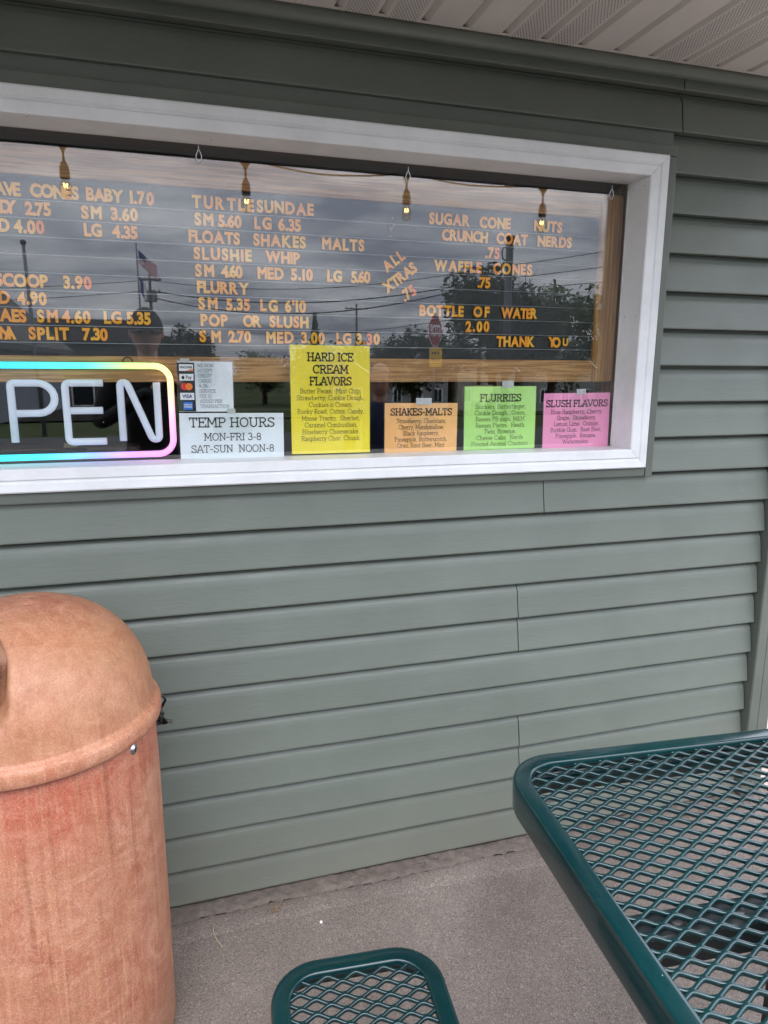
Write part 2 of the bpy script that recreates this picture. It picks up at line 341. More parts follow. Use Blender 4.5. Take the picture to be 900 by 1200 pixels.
# ------------------------------------------------------------------ the building
P_ = 0.1016; ZL = lambda k: 1.13-k*P_
stand = empty('snack_stand', (0, 0, 0), label='green vinyl-sided snack stand with a long white-cased order window and beige soffit', category='building')
WX0, WX1, WZ0, WZ1 = -1.25, 1.302, 1.147, 1.980
PX1 = 1.775
# sheathing behind the siding, with window hole
bm = BM()
for a in ((-3.5, WX0+.02, .033, .06, .0, 2.3), (WX1-.03, 1.80, .033, .06, .0, 2.3), (WX0+.02, WX1-.03, .033, .06, 0, WZ0+.03), (WX0+.02, WX1-.03, .033, .06, WZ1-.03, 2.3)): box(bm, *a)
obj('sheathing', bm, simple('shadow_dark_sheathing', (60, 48, 34), .9), stand)  # coloured dark so the gap at the window trim reads as shadow
def course(bm, xa, xb, zt, zb, clip=None, seed=0):
    zt2 = min(zt, clip) if clip else zt
    if zt2 <= zb: return
    n = max(2, int((xb-xa)/.09)); rnd = random.Random(seed)
    ph = rnd.random()*9
    def yy(z): t = (z-zb)/(zt-zb); return .0005+.0165*t
    prof = ([(.031, zt2), (.031, zt2-.0060), (.0250, zt2-.0070), (.0200, zt2-.0120), (yy(zt2-.024)+.0006, zt2-.024)] if not clip or zt2 == zt else [(yy(zt2), zt2)])+[(yy(zb+.06) if zt2 > zb+.06 else yy(zb+.02), min(zb+.06, zt2-.002)), (.0012, zb+.006), (.0002, zb+.0022), (.0009, zb+.0004), (.0030, zb), (.031, zb+.0012)]  # slot at the top of each course, shaped to deepen the lap shadow
    g = []
    for i in range(n+1):
        x = xa+(xb-xa)*i/n
        g.append([bm.verts.new((x, y+.0007*math.sin(x*5.1+ph)+.0004*math.sin(x*17+ph*2), z+(.0004*math.sin(x*3.1+ph) if z > zb else 0))) for y, z in prof])
    for i in range(n):
        for j in range(len(prof)-1):
            f = bm.faces.new((g[i][j+1], g[i+1][j+1], g[i+1][j], g[i][j])); f.smooth = (len(prof)-7 <= j < len(prof)-3)
joint = {-10: 1.345, 0: .987, 4: .926, 8: .948, -8: -1.9, -6: -2.4, -4: -1.6, -2: -2.9, 2: -.9, 6: -1.7, 10: -1.2}
LX = -3.5
for k in range(-10, 12, 2):
    beside = -6 <= k <= -2
    for side in ((0, 1) if not beside else (0, 1, 2)):
        bm = BM(); j = joint[k]
        a, b = (LX, j-.0008) if side == 0 else (j+.0008, PX1)
        if beside and side == 1: b = WX0
        if beside and side == 2: a = 0.0
        for kk in (k, k+1):
            zt, zb = ZL(kk-1), ZL(kk)
            dj = -.004 if kk == k else .002   # the lap joint steps a little between the two courses
            aa, ba = (a, b+dj) if side == 0 else (a+dj, b)
            # stop at the window trim
            segs = [(aa, ba, None)]
            if zb < 2.008 and zt > 1.12:
                if zt > 2.012: segs = [(aa, ba, 'top')]
                elif zb < 1.118: segs = [(aa, ba, 'bottom')]
                else: segs = [(aa, min(ba, WX0-.028), None), (max(aa, WX1+.027), ba, None)]
            for (p, q, cl) in segs:
                if q-p < .01: continue
                if cl == 'bottom':   # course below the window: full height beside it, cut under it
                    for (p2, q2, c2) in ((p, min(q, WX0-.028), None), (max(p, WX0-.028), min(q, WX1+.027), 1.1195), (max(p, WX1+.027), q, None)):
                        if q2-p2 > .01: course(bm, p2, q2, zt, zb, c2, kk*3)
                elif cl == 'top':    # course above the window: its foot is cut off by the trim
                    for (p2, q2, hid) in ((p, min(q, WX0-.028), 0), (max(p, WX0-.028), min(q, WX1+.027), 1), (max(p, WX1+.027), q, 0)):
                        if q2-p2 > .01:
                            if not hid: course(bm, p2, q2, zt, zb, None, kk*3)
                            else:
                                quad(bm, (p2, .012, 2.0), (q2, .012, 2.0), (q2, .013, zt), (p2, .013, zt))
                else: course(bm, p, q, zt, zb, 2.19, kk*3)
        if side == 1:   # the overlapping end of the panel stands a hair proud
            for v_ in bm.verts:
                if v_.co.x < j+.35: v_.co.y -= .0014*(1-(v_.co.x-j)/.35)
        if len(bm.verts): obj('siding_panel', bm, SIDING, stand)
        else: bm.free()
# trim round the window (J-channel): returned lip
def bx(name, a, mat, parent, bev=0, seg=1): return obj(name, box(BM(), *a, bev=bev, seg=seg), mat, parent)
bx('window_trim', (WX0-.03, WX1+.005, -.004, .032, 1.1205, 1.1448), TRIM, stand, .0025, 2)
bx('window_trim', (WX0-.03, WX1+.029, -.006, .032, 1.9805, 2.0085), TRIM, stand, .0025, 2)
bx('window_trim', (WX1+.0055, WX1+.029, -.0065, .032, 1.1195, 1.9800), TRIM, stand, .0025, 2)
bx('window_trim', (WX0-.03, WX0-.0055, -.0065, .032, 1.1205, 1.9800), TRIM, stand, .0025, 2)
# top moulding under the soffit
bm = BM(); sweep(bm, [(Vector((x, 0, 0)), Vector((0, -1, 0))) for x in (LX, PX1+.02)], [(-.02, 2.199), (.018, 2.199), (.020, 2.190), (.015, 2.181), (.012, 2.1745), (.004, 2.172), (-.02, 2.172)], closed=False)
obj('top_trim', bm, TRIM, stand)
bx('soffit_channel', (LX, PX1+.03, -.026, .0, 2.1995, 2.2015), simple('channel_white', (205, 198, 190), .5), stand)
# corner posts
def cornerpost(x0, x1, y1=.09):
    bm = BM(); sweep(bm, [(Vector((0, 0, z)), Vector((1, 0, 0))) for z in (.012, 2.175)], [(0, 0)], closed=False) if False else None
    prof = [(x0, .03), (x0, -.016), (x0+.003, -.020), (x0+.036, -.020), (x0+.038, -.0178), (x0+.040, -.020), (x1-.003, -.020), (x1, -.016), (x1, y1), (x1-.01, y1), (x1-.01, .03)]
    lo = [bm.verts.new((x, y, .012)) for x, y in prof]; hi = [bm.verts.new((x, y, 2.199)) for x, y in prof]
    for i in range(len(prof)):
        j = (i+1) % len(prof); bm.faces.new((lo[i], lo[j], hi[j], hi[i]))
    bm.faces.new(lo[::-1]); bm.faces.new(hi); bmesh.ops.recalc_face_normals(bm, faces=bm.faces)
    return bm
obj('corner_post', cornerpost(1.779, 1.862), TRIM, stand)
# side wall going back, rear and left walls, roof
bm = BM()
for k in range(-10, 12):
    zt, zb = ZL(k-1), ZL(k)
    quad(bm, (1.852, .09, zb), (1.852, 5, zb), (1.840, 5, zt), (1.840, .09, zt)); quad(bm, (1.840, .09, zb), (1.840, 5, zb), (1.852, 5, zb), (1.852, .09, zb))
obj('side_wall', bm, SIDING, stand)
bm = BM(); box(bm, -3.5, 1.84, 4.95, 5, 0, 2.2); box(bm, -3.55, -3.5, -.0, 5, 0, 2.2); box(bm, 1.80, 1.835, .06, 4.95, 0, 2.2)
obj('rear_wall', bm, simple('inner_wall', (126, 104, 84), .8, nz=4), stand)
bm = BM(); box(bm, -3.5, 1.80, .06, 4.95, .02, .05)
obj('interior_floor', bm, simple('floor_tile', (70, 62, 56), .6, nz=5), stand)
bm = BM(); box(bm, -3.5, 1.80, .06, 4.95, 2.15, 2.19)
obj('interior_ceiling', bm, simple('ceiling_board', (120, 116, 108), .8), stand)
# soffit planks: one object each, V groove between, flat dark dots in place of punched holes on the vented ones
EY = -1.0
def soffit_plank(x, vent):
    bm = BM(); wv = P_; z = 2.2
    prof = [(.0005, z+.012), (.004, z+.010), (.016, z), (wv-.005, z), (wv-.0015, z+.003), (wv-.0005, z+.012)]
    A = [bm.verts.new((x+a, .0, b)) for a, b in prof]; B = [bm.verts.new((x+a, EY+.02, b)) for a, b in prof]
    for i in range(len(prof)-1): bm.faces.new((A[i], A[i+1], B[i+1], B[i]))
    bmesh.ops.recalc_face_normals(bm, faces=bm.faces)
    o = obj('soffit_plank', bm, SOFF, stand)
    if vent:
        hb = BM(); ny = 150; dy = .0064
        for r_ in range(ny):
            y = -.012-r_*dy
            for c_ in range(9):
                xx = x+.024+c_*.0078+(.0039 if r_ % 2 else 0)
                if xx > x+wv-.012: continue
                hb.faces.new([hb.verts.new((xx+.0014*math.cos(t), y+.0019*math.sin(t), z-.0006)) for t in (0, 1.05, 2.1, 3.14, 4.19, 5.24)])
        tag(obj('vent_perforation', hb, SOFFV, o), kind='stuff')
bi = 0
for i in range(-38, 14):
    x = .495+(i)*.10175
    if -3.5 < x < 1.95: soffit_plank(x, (i % 4) in (0, 3))
# vent order from the photograph: vented strips start at .39, .495, .80, .905 ...
bm = BM(); box(bm, -3.7, 2.3, EY-.02, EY+.018, 2.188, 2.36, .003); obj('fascia', bm, simple('fascia_brown', (70, 64, 58), .5), stand)
bm = BM()
prof = [(EY-.06, 2.362), (2.4, 3.5), (5.4, 2.362), (5.4, 2.30), (EY+.03, 2.30)]
A = [bm.verts.new((-3.9, y, z)) for y, z in prof]; B = [bm.verts.new((2.3, y, z)) for y, z in prof]
for i in range(5): bm.faces.new((A[i], A[(i+1) % 5], B[(i+1) % 5], B[i]))
bm.faces.new(A); bm.faces.new(B[::-1]); bmesh.ops.recalc_face_normals(bm, faces=bm.faces)
obj('roof', bm, simple('roof_shingle', (70, 66, 62), .9, nz=40), stand)

# ---- the window
win = empty('order_window', (0, 0, 0)); win.parent = stand
IX0, IX1, IZ0, IZ1 = -1.194, 1.246, 1.201, 1.926
def casing(pts, nrm, name='casing'):
    """mitred board; profile across from inner edge (0) to outer edge (1)"""
    (ia, ib), (oa, ob) = pts
    ia, ib, oa, ob = map(Vector, (ia, ib, oa, ob))
    prof = [(0, .06), (0, -.0125), (.05, -.0150), (.44, -.0160), (.50, -.0120), (.56, -.0120), (.62, -.0150), (.94, -.0165), (1, -.0140), (1, .032)]
    bm = BM(); L = max(2, int((ib-ia).length/.12)); g = []
    for i in range(L+1):
        t = i/L; g.append([bm.verts.new(Vector((*(ia.lerp(ib, t)).lerp(oa.lerp(ob, t), u),)) .to_3d() if False else Vector((ia.lerp(ib, t).lerp(oa.lerp(ob, t), u).x, y+.0006*math.sin(t*L*.9+u), ia.lerp(ib, t).lerp(oa.lerp(ob, t), u).y))) for u, y in prof])
    for i in range(L):
        for j in range(len(prof)-1): bm.faces.new((g[i][j], g[i+1][j], g[i+1][j+1], g[i][j+1]))
    bmesh.ops.recalc_face_normals(bm, faces=bm.faces)
    for f in bm.faces:
        if abs(f.normal.y) > .5 and f.normal.y > 0: f.normal_flip()
    return obj(name, bm, CASE, win)
e = .0006
casing((((IX0, IZ1), (IX1, IZ1)), ((WX0, WZ1), (WX1, WZ1))), 0)
casing((((IX0, IZ0), (IX1, IZ0)), ((WX0, WZ0), (WX1, WZ0))), 0)
casing((((IX1+e, IZ0+e), (IX1+e, IZ1-e)), ((WX1, WZ0+e), (WX1, WZ1-e))), 0)
casing((((IX0-e, IZ0+e), (IX0-e, IZ1-e)), ((WX0, WZ0+e), (WX0, WZ1-e))), 0)
GY = .080
def jamb(x0, x1, z0, z1): 
    return obj('jamb', box(BM(), x0, x1, -.0115, GY+.006, z0, z1), CASE, win)
jamb(IX1+.001, IX1+.008, IZ0-.006, IZ1+.006); jamb(IX0-.008, IX0-.001, IZ0-.006, IZ1+.006)
jamb(IX0-.001, IX1+.001, IZ1+.0005, IZ1+.008)
obj('sill', box(BM(), IX0-.001, IX1+.001, -.0112, GY+.02, IZ0-.008, IZ0-.0012), CASE, win)
# ragged caulk bead at the right jamb and under the glass
bm = BM(); rnd = random.Random(4)
tube(bm, [(IX1-.0005+rnd.uniform(-.0010, .0008), GY-.002, IZ0+.002+i*.009) for i in range(80)], [.0012+rnd.random()*.0014 for i in range(80)], 6)
obj('caulk_bead', bm, CAULK, win)
bm = BM(); NH = []
for x, z in ((IX1+.0005, 1.905), (IX1+.0005, 1.57), (IX1+.0005, 1.215)):
    NH += [(x, y, z) for y in (.008, .058)]
NH += [(x, .02+.02*math.sin(x*9), IZ1) for x in (-.25, .12, .48, .80, 1.19)]
bmesh.ops.create_uvsphere(bm, u_segments=8, v_segments=5, radius=.0013); nh = obj('nail_head', bm, simple('nail_grey', (120, 116, 112), .5, .5), win, NH[0])
for p_ in NH[1:]:
    c2_ = nh.copy(); COL.objects.link(c2_); c2_.parent = win; c2_.location = p_
obj('pane', box(BM(), IX0-.01, IX1+.012, GY, GY+.004, IZ0-.004, IZ1+.01), GLASS, win)
# inner jamb, browner than the oak frame, with darker head and sill
obj('inner_jamb', box(BM(), 1.270, 1.30, GY+.009, .20, 1.17, 1.95), JAMBW, win)
obj('inner_jamb', box(BM(), -1.25, -1.22, GY+.009, .20, 1.17, 1.95), JAMBW, win)
obj('inner_head', box(BM(), -1.22, 1.27, GY+.009, .20, 1.9365, 1.97), JAMBX, win)
obj('inner_sill', box(BM(), -1.22, 1.27, GY+.024, .20, 1.165, 1.1985), JAMBX, win)
# residue flecks on the pane
bm = BM(); rnd = random.Random(9)
def fleck(cx, cz, n, s, sz):
    for i in range(n):
        x, z = cx+rnd.gauss(0, s*.6), cz+rnd.gauss(0, s); a = rnd.random()*3; q = sz*rnd.uniform(.4, 1.5)
        bm.faces.new([bm.verts.new((x+q*math.cos(a+t)*rnd.uniform(.6, 1.3), GY-.0008, z+q*math.sin(a+t)*rnd.uniform(.6, 1.3))) for t in (0, 1.6, 3.1, 4.7)])
fleck(.560, 1.772, 10, .009, .0018); fleck(1.150, 1.525, 26, .012, .0016); fleck(1.10, 1.55, 14, .012, .0012); fleck(1.175, 1.52, 10, .010, .0016)
for i in range(26): fleck(rnd.uniform(-.4, 1.2), rnd.uniform(1.25, 1.88), 1, .01, .0008)
tag(obj('residue_fleck', bm, simple('residue', (214, 208, 200), .7), win), kind='stuff')
# wire loops at the head of the pane
LOOP = simple('clear_loop', (225, 228, 230), .2)
for x, z, lb in ((.093, 1.899, 'small clear hook ring at the top of the glass, leftmost of three'), (.60, 1.894, 'small clear hook ring at the top of the glass above the slanted extras price'), (1.189, 1.894, 'small clear hook ring at the top right corner of the glass')):
    hk = empty('glass_hook', (x, GY-.003, z), label=lb, category='hook', group='hook rings along the top of the glass')
    bm = BM(); tube(bm, [(0, -.004, .022), (0.0005, -.005, .012), (.004, -.005, .006), (.0065, -.004, -.002), (.004, -.004, -.010), (0, -.004, -.013), (-.004, -.004, -.010), (-.0065, -.004, -.002), (-.004, -.004, .006), (-.0005, -.004, .013)], .0011, 6)
    obj('ring', bm, LOOP, hk)

# ------------------------------------------------------------------ interior glimpses
cnt = empty('counter', (0, .75, 0), label='dark counter inside, behind the order window', category='counter')
bx('counter_top', (-2.6, 1.5, 0, .65, 1.00, 1.04), simple('counter_laminate', (110, 96, 84), .35, nz=6), cnt, .004)
bx('cabinet', (-2.58, 1.48, .03, .62, .05, .998), simple('cabinet_dark', (70, 52, 38), .5, nz=5), cnt)
frz = empty('freezer', (.45, 1.9, 0), label='dark appliance with a pale handle bar inside behind the yellow flavor sheet', category='freezer')
bx('cabinet', (-.5, .35, -.35, .35, .05, 1.30), simple('appliance_dark', (34, 33, 35), .3), frz, .02, 3)
bx('handle', (-.42, .25, -.385, -.362, 1.235, 1.252), simple('handle_pale', (150, 150, 154), .3, .8), frz, .004)
shl = empty('shelf_unit', (1.0, 2.6, 0), label='dim wooden shelf unit inside behind the lime sheet', category='shelf')
for z in (.4, .9, 1.35, 1.8): bx('shelf', (-.5, .5, -.2, .2, z, z+.025), JAMBX, shl)
for x in (-.5, .48): bx('upright', (x, x+.02, -.198, .198, .05, 1.9), JAMBW, shl)
post = bx('stud_post', (.927, .957, .20, .24, 1.20, 1.95), JAMBW, None)
tag(post, label='brown wooden post standing inside between the lime and pink sheets', category='post')

# ------------------------------------------------------------------ menu board
BY = .130
board = empty('menu_board', (0, 0, 0), label='oak-framed black letter board with orange menu prices behind the glass', category='menu board')
def framepart(name, x0, x1, z0, z1, mat, rc=0):
    bm = BM(); pts = []
    for (cx, cz, a0) in ((x1, z1, 0), (x0, z1, 90), (x0, z0, 180), (x1, z0, 270)):
        if rc and cx > 1.2 and cz in (z0, z1) and ((cz == z1 and z1 > 1.9) or (cz == z0 and z0 < 1.4)):
            sx = -1; sz = -1 if cz == z1 else 1
            for i in range(7):
                a = R(a0+90*i/6); pts.append((cx-rc+rc*math.cos(a), cz+sz*rc+rc*math.sin(a)))
        else: pts.append((cx, cz))
    f = bm.faces.new([bm.verts.new((x, BY-.012, z)) for x, z in pts]); r_ = bmesh.ops.extrude_face_region(bm, geom=[f])
    for v_ in [q for q in r_['geom'] if isinstance(q, bmesh.types.BMVert)]: v_.co.y += .034
    bmesh.ops.recalc_face_normals(bm, faces=bm.faces)
    bmesh.ops.bevel(bm, geom=[e_ for e_ in bm.edges if all(abs(v_.co.y-(BY-.012)) < 1e-5 for v_ in e_.verts)], offset=.002, segments=2, affect='EDGES')
    return obj(name, bm, mat, board)
framepart('rail', -1.19, 1.1905, 1.842, 1.905, OAKX)
framepart('rail', -1.19, 1.1905, 1.388, 1.449, OAKX)
framepart('stile', 1.1912, 1.262, 1.388, 1.905, OAKZ, .012)
framepart('stile', -1.262, -1.1912, 1.388, 1.905, OAKZ)
PYY = BY-.002
obj('letter_panel', box(BM(), -1.191, 1.192, PYY, PYY+.012, 1.446, 1.845), PANEL, board)
PITCH = .0389; Zr = lambda n: 1.7955-PITCH*n
for n in range(9):
    bm = BM(); z = Zr(n)-.0050
    sweep(bm, [(Vector((x, PYY, 0)), Vector((0, -1, 0))) for x in (-1.190, 1.190)], [(-.001, z-.0016), (.0036, z-.0016), (.0048, z-.0008), (.0044, z+.0004), (-.001, z+.0006)], closed=False)
    obj('track', bm, TRACK, board)
_fc = {}
def fontmesh(ch, key, offset=0.0, extrude=0.0, bevel=0.0, res=4):
    k = (ch, key)
    if k in _fc: return _fc[k]
    cu = bpy.data.curves.new('glyph', 'FONT'); cu.body = ch; cu.size = 1; cu.offset = offset; cu.extrude = extrude; cu.bevel_depth = bevel; cu.bevel_resolution = 0; cu.resolution_u = res
    o = bpy.data.objects.new('glyph', cu); COL.objects.link(o); dg = bpy.context.evaluated_depsgraph_get(); dg.update()
    me = bpy.data.meshes.new_from_object(o.evaluated_get(dg)); bpy.data.objects.remove(o)
    xs = [v.co.x for v in me.vertices]; ys = [v.co.y for v in me.vertices]
    _fc[k] = (me, min(xs), max(xs), min(ys), max(ys)); return _fc[k]
H0 = fontmesh('H', 'cap', 0, 0, 0)
capH = H0[4]-H0[3]
CAPW = .0292
def letter_mesh(ch, mi, width=None):
    """normalised 3D letter: cap height 1 -> CAPW, x centred, lies in XZ"""
    key = ('L', ch, mi)
    if key in _fc: return _fc[key]
    me, a, b, c, d = fontmesh(ch, 'bb', 0, .035, .050)
    me = me.copy(); s = CAPW/(capH+.100)
    bm = BM(); bm.from_mesh(me); bpy.data.meshes.remove(me)
    for v_ in bm.verts: v_.co = Vector(((v_.co.x-(a+b)/2)*s*.86, -v_.co.z*s*.5, (v_.co.y+.050)*s))
    for f in bm.faces: f.smooth = False
    me = bpy.data.meshes.new('letter'); bm.to_mesh(me); bm.free(); me.materials.append(LET[mi])
    wd = (b-a)*s*.86; _fc[key] = (me, wd); return _fc[key]
rl = random.Random(21)
def word(txt, x0, x1, z, ang=0, scale=1):
    n = len(txt); ms = []
    for ch in txt:
        mi = 3 if rl.random() < .08 and ch.isdigit() else rl.choice((0, 0, 1, 2)); ms.append(letter_mesh(ch, mi))
    tot = sum(q[1] for q in ms)*scale; gap = ((x1-x0)-tot)/(n-1) if n > 1 else 0
    x = x0; ca, sa = math.cos(ang), math.sin(ang)
    for ch, (me, wd) in zip(txt, ms):
        cx = x+wd*scale/2; x += wd*scale+gap
        o = bpy.data.objects.new('letter', me); COL.objects.link(o); o.parent = board
        dx = cx-x0; o.location = (x0+dx*ca, PYY-.0046-rl.random()*.0006, z+dx*sa+rl.uniform(-.0006, .0008)); o.rotation_euler = (0, -ang+rl.uniform(-.02, .02), 0); o.scale = (scale, 1, scale)
WORDS = [("AVE",-0.349,-0.294,0),("CONES",-0.275,-0.174,0),("BABY",-0.159,-0.078,0),("1.70",-0.064,-0.011,0),("DY",-0.34,-0.305,1),("2.75",-0.289,-0.235,1),("SM",-0.172,-0.128,1),("3.60",-0.108,-0.049,1),
("D",-0.346,-0.329,2),("4.00",-0.315,-0.252,2),("LG",-0.169,-0.13,2),("4.35",-0.108,-0.052,2),("SCOOP",-0.364,-0.254,5),("3.90",-0.222,-0.161,5),("D",-0.36,-0.343,6),("4.90",-0.322,-0.26,6),
("AES",-0.362,-0.306,7),("SM",-0.284,-0.239,7),("4.60",-0.231,-0.169,7),("LG",-0.14,-0.1,7),("5.35",-0.089,-0.034,7),("NA",-0.366,-0.331,8),("SPLIT",-0.305,-0.218,8),("7.30",-0.19,-0.134,8),
("TURTLE",0.075,0.221,0),("SUNDAE",0.228,0.369,0),("SM",0.079,0.123,1),("5.60",0.134,0.19,1),("LG",0.22,0.263,1),("6.35",0.279,0.336,1),("FLOATS",0.063,0.185,2),("SHAKES",0.217,0.348,2),("MALTS",0.389,0.5,2),
("SLUSHIE",0.073,0.212,3),("WHIP",0.245,0.332,3),("SM",0.075,0.12,4),("4.60",0.136,0.188,4),("MED",0.225,0.29,4),("5.10",0.308,0.364,4),("LG",0.401,0.44,4),("5.60",0.464,0.516,4),("FLURRY",0.077,0.203,5),
("SM",0.079,0.125,6),("5.35",0.145,0.204,6),("LG",0.229,0.273,6),("6'10",0.291,0.345,6),("POP",0.082,0.148,7),("OR",0.185,0.231,7),("SLUSH",0.251,0.351,7),("SM",0.078,0.13,8),("2.70",0.148,0.204,8),("MED",0.242,0.312,8),("3.00",0.332,0.393,8),("LG",0.424,0.464,8),("3.30",0.477,0.542,8),
("SUGAR",0.676,0.792,0),("CONE",0.82,0.913,0),("NUTS",0.984,1.071,0),("CRUNCH",0.713,0.846,1),("COAT",0.872,0.967,1),("NERDS",0.997,1.104,1),(".75",0.84,0.883,2),("WAFFLE",0.692,0.831,3),("CONES",0.865,0.984,3),(".75",0.82,0.858,4),
("BOTTLE",0.653,0.781,6),("OF",0.81,0.858,6),("WATER",0.893,1.006,6),("2.00",0.788,0.859,7),("THANK",0.882,1.002,8),("YO",1.044,1.085,8)]
for t, a, b, n in WORDS: word(t, a, b, Zr(n))
word('U', 1.092, 1.114, Zr(8)+.005, scale=.78)
aa = R(36)
word('ALL', .561, .626, 1.668, aa); word('XTRAS', .562, .668, 1.615, aa); word('.75', .612, .655, 1.595, aa)

# ------------------------------------------------------------------ slab-serif stroke lettering for the printed sheets
# each glyph: (advance, strokes as point lists, serif feet as (x, y) list); upper height 1, x-height .64
def arc(cx, cy, rx, ry, a0, a1, n=9): return [(cx+rx*math.cos(R(a0+(a1-a0)*i/n)), cy+ry*math.sin(R(a0+(a1-a0)*i/n))) for i in range(n+1)]
G = {}
G['A'] = (.86, [[(.08, 0), (.40, 1), (.46, 1), (.78, 0)], [(.2, .34), (.66, .34)]], [(.08, 0), (.78, 0)])
G['B'] = (.80, [[(.16, 0), (.16, 1), (.42, 1)]+arc(.42, .76, .22, .24, 90, -90)+[(.16, .52)], [(.42, .52)]+arc(.44, .26, .26, .26, 90, -90)+[(.05, 0)], [(.16, 1), (.05, 1)]], [])
G['C'] = (.84, [arc(.45, .5, .35, .5, 42, 318, 16), [(.74, 1), (.74, .72)]], [])
G['D'] = (.86, [[(.05, 1), (.36, 1)]+arc(.38, .5, .38, .5, 90, -90, 14)+[(.05, 0)], [(.17, 0), (.17, 1)]], [])
G['E'] = (.78, [[(.70, .80), (.70, 1), (.05, 1)], [(.17, 0), (.17, 1)], [(.05, 0), (.72, 0), (.72, .22)], [(.17, .52), (.52, .52)], [(.52, .42), (.52, .62)]], [])
G['F'] = (.74, [[(.68, .78), (.68, 1), (.05, 1)], [(.17, 0), (.17, 1)], [(.17, .50), (.50, .50)], [(.50, .40), (.50, .60)]], [(.19, 0)])
G['G'] = (.88, [arc(.45, .5, .35, .5, 45, 350, 16), [(.76, .44), (.76, .05)], [(.56, .44), (.84, .44)], [(.74, 1), (.74, .74)]], [])
G['H'] = (.90, [[(.18, 0), (.18, 1)], [(.72, 0), (.72, 1)], [(.18, .5), (.72, .5)]], [(.18, 0), (.18, 1), (.72, 0), (.72, 1)])
G['I'] = (.40, [[(.2, 0), (.2, 1)]], [(.2, 0), (.2, 1)])
G['K'] = (.86, [[(.18, 0), (.18, 1)], [(.70, 1), (.2, .42)], [(.34, .56), (.74, 0)]], [(.18, 0), (.18, 1), (.70, 1), (.74, 0)])
G['L'] = (.74, [[(.18, 1), (.18, 0)], [(.05, 0), (.68, 0), (.68, .28)]], [(.18, 1)])
G['M'] = (1.04, [[(.16, 0), (.18, 1), (.52, .28), (.86, 1), (.88, 0)]], [(.14, 0), (.90, 0), (.13, 1), (.91, 1)])
G['N'] = (.92, [[(.18, 0), (.18, 1), (.74, .02), (.74, 1)]], [(.18, 0), (.12, 1), (.74, 1)])
G['O'] = (.88, [arc(.44, .5, .36, .5, 0, 360, 20)], [])
G['P'] = (.76, [[(.05, 1), (.42, 1)]+arc(.44, .74, .24, .26, 90, -90)+[(.18, .48)], [(.18, 0), (.18, 1)]], [(.20, 0)])
G['R'] = (.84, [[(.05, 1), (.42, 1)]+arc(.44, .75, .24, .25, 90, -90)+[(.18, .5)], [(.18, 0), (.18, 1)], [(.42, .5), (.72, 0)]], [(.18, 0), (.76, 0)])
G['S'] = (.74, [arc(.37, .75, .26, .25, 30, 225, 9)[:-1]+[(.26, .60), (.48, .44)]+arc(.37, .26, .28, .26, 40, -150, 9), [(.62, 1), (.62, .78)], [(.10, .0), (.10, .24)]], [])
G['T'] = (.80, [[(.08, .76), (.08, 1), (.72, 1), (.72, .76)], [(.4, 0), (.4, 1)]], [(.4, 0)])
G['U'] = (.90, [[(.18, 1), (.18, .34)]+arc(.45, .30, .27, .30, 180, 360)+[(.72, 1)]], [(.18, 1), (.72, 1)])
G['V'] = (.86, [[(.10, 1), (.43, 0), (.76, 1)]], [(.10, 1), (.76, 1)])
G['W'] = (1.14, [[(.10, 1), (.34, 0), (.57, .86), (.80, 0), (1.04, 1)]], [(.10, 1), (1.04, 1), (.57, .90)])
G['X'] = (.86, [[(.12, 0), (.74, 1)], [(.12, 1), (.74, 0)]], [(.12, 0), (.12, 1), (.74, 0), (.74, 1)])
G['Y'] = (.84, [[(.10, 1), (.42, .48), (.74, 1)], [(.42, .48), (.42, 0)]], [(.10, 1), (.74, 1), (.42, 0)])
G['3'] = (.66, [arc(.32, .76, .23, .24, 160, -90), arc(.32, .27, .27, .27, 85, -160)], [])
G['8'] = (.68, [arc(.34, .75, .22, .25, 0, 360, 14), arc(.34, .26, .26, .26, 0, 360, 14)], [])
G['%'] = (.9, [arc(.22, .78, .14, .18, 0, 360, 8), arc(.68, .22, .14, .18, 0, 360, 8), [(.16, 0), (.74, 1)]], [])
G['-'] = (.46, [[(.08, .40), (.38, .40)]], []); G['.'] = (.28, [[(.12, 0), (.12, .08)]], []); G[','] = (.28, [[(.14, .06), (.08, -.14)]], []); G[' '] = (.34, [], [])
G['&'] = (.84, [[(.78, 0), (.28, .62)]+arc(.38, .80, .15, .18, 200, -20)+[(.22, .40)]+arc(.34, .22, .24, .24, 140, 350)], [])
XH = .64; h2 = XH/2
G['a'] = (.62, [arc(.27, .45, .2, .19, 150, 0, 6)+[(.47, .04), (.58, 0)], arc(.27, .18, .2, .18, 0, 360, 12)], [])
G['b'] = (.66, [[(.06, 1), (.15, 1), (.15, 0)], arc(.34, h2, .2, h2, 0, 360, 14)], [])
G['c'] = (.58, [arc(.30, h2, .21, h2, 40, 325, 12), [(.48, .62), (.48, .44)]], [])
G['d'] = (.68, [[(.40, 1), (.50, 1), (.50, 0), (.60, 0)], arc(.29, h2, .21, h2, 0, 360, 14)], [])
G['e'] = (.58, [[(.08, h2), (.50, h2)]+arc(.29, h2, .21, h2, 0, 320, 14)], [])
G['f'] = (.42, [arc(.30, .82, .13, .18, 70, 180, 5)+[(.17, 0)], [(.04, XH), (.36, XH)]], [(.17, 0)])
G['g'] = (.66, [arc(.29, h2, .21, h2, 0, 360, 14), [(.50, XH), (.50, -.12)]+arc(.30, -.12, .2, .18, 0, -160, 6), [(.50, XH), (.60, XH)]], [])
G['h'] = (.70, [[(.06, 1), (.15, 1), (.15, 0)], arc(.34, .42, .18, .22, 170, 0, 6)+[(.52, 0)]], [(.15, 0), (.52, 0)])
G['i'] = (.34, [[(.08, XH), (.18, XH), (.18, 0)], [(.17, .88), (.17, .96)]], [(.18, 0)])
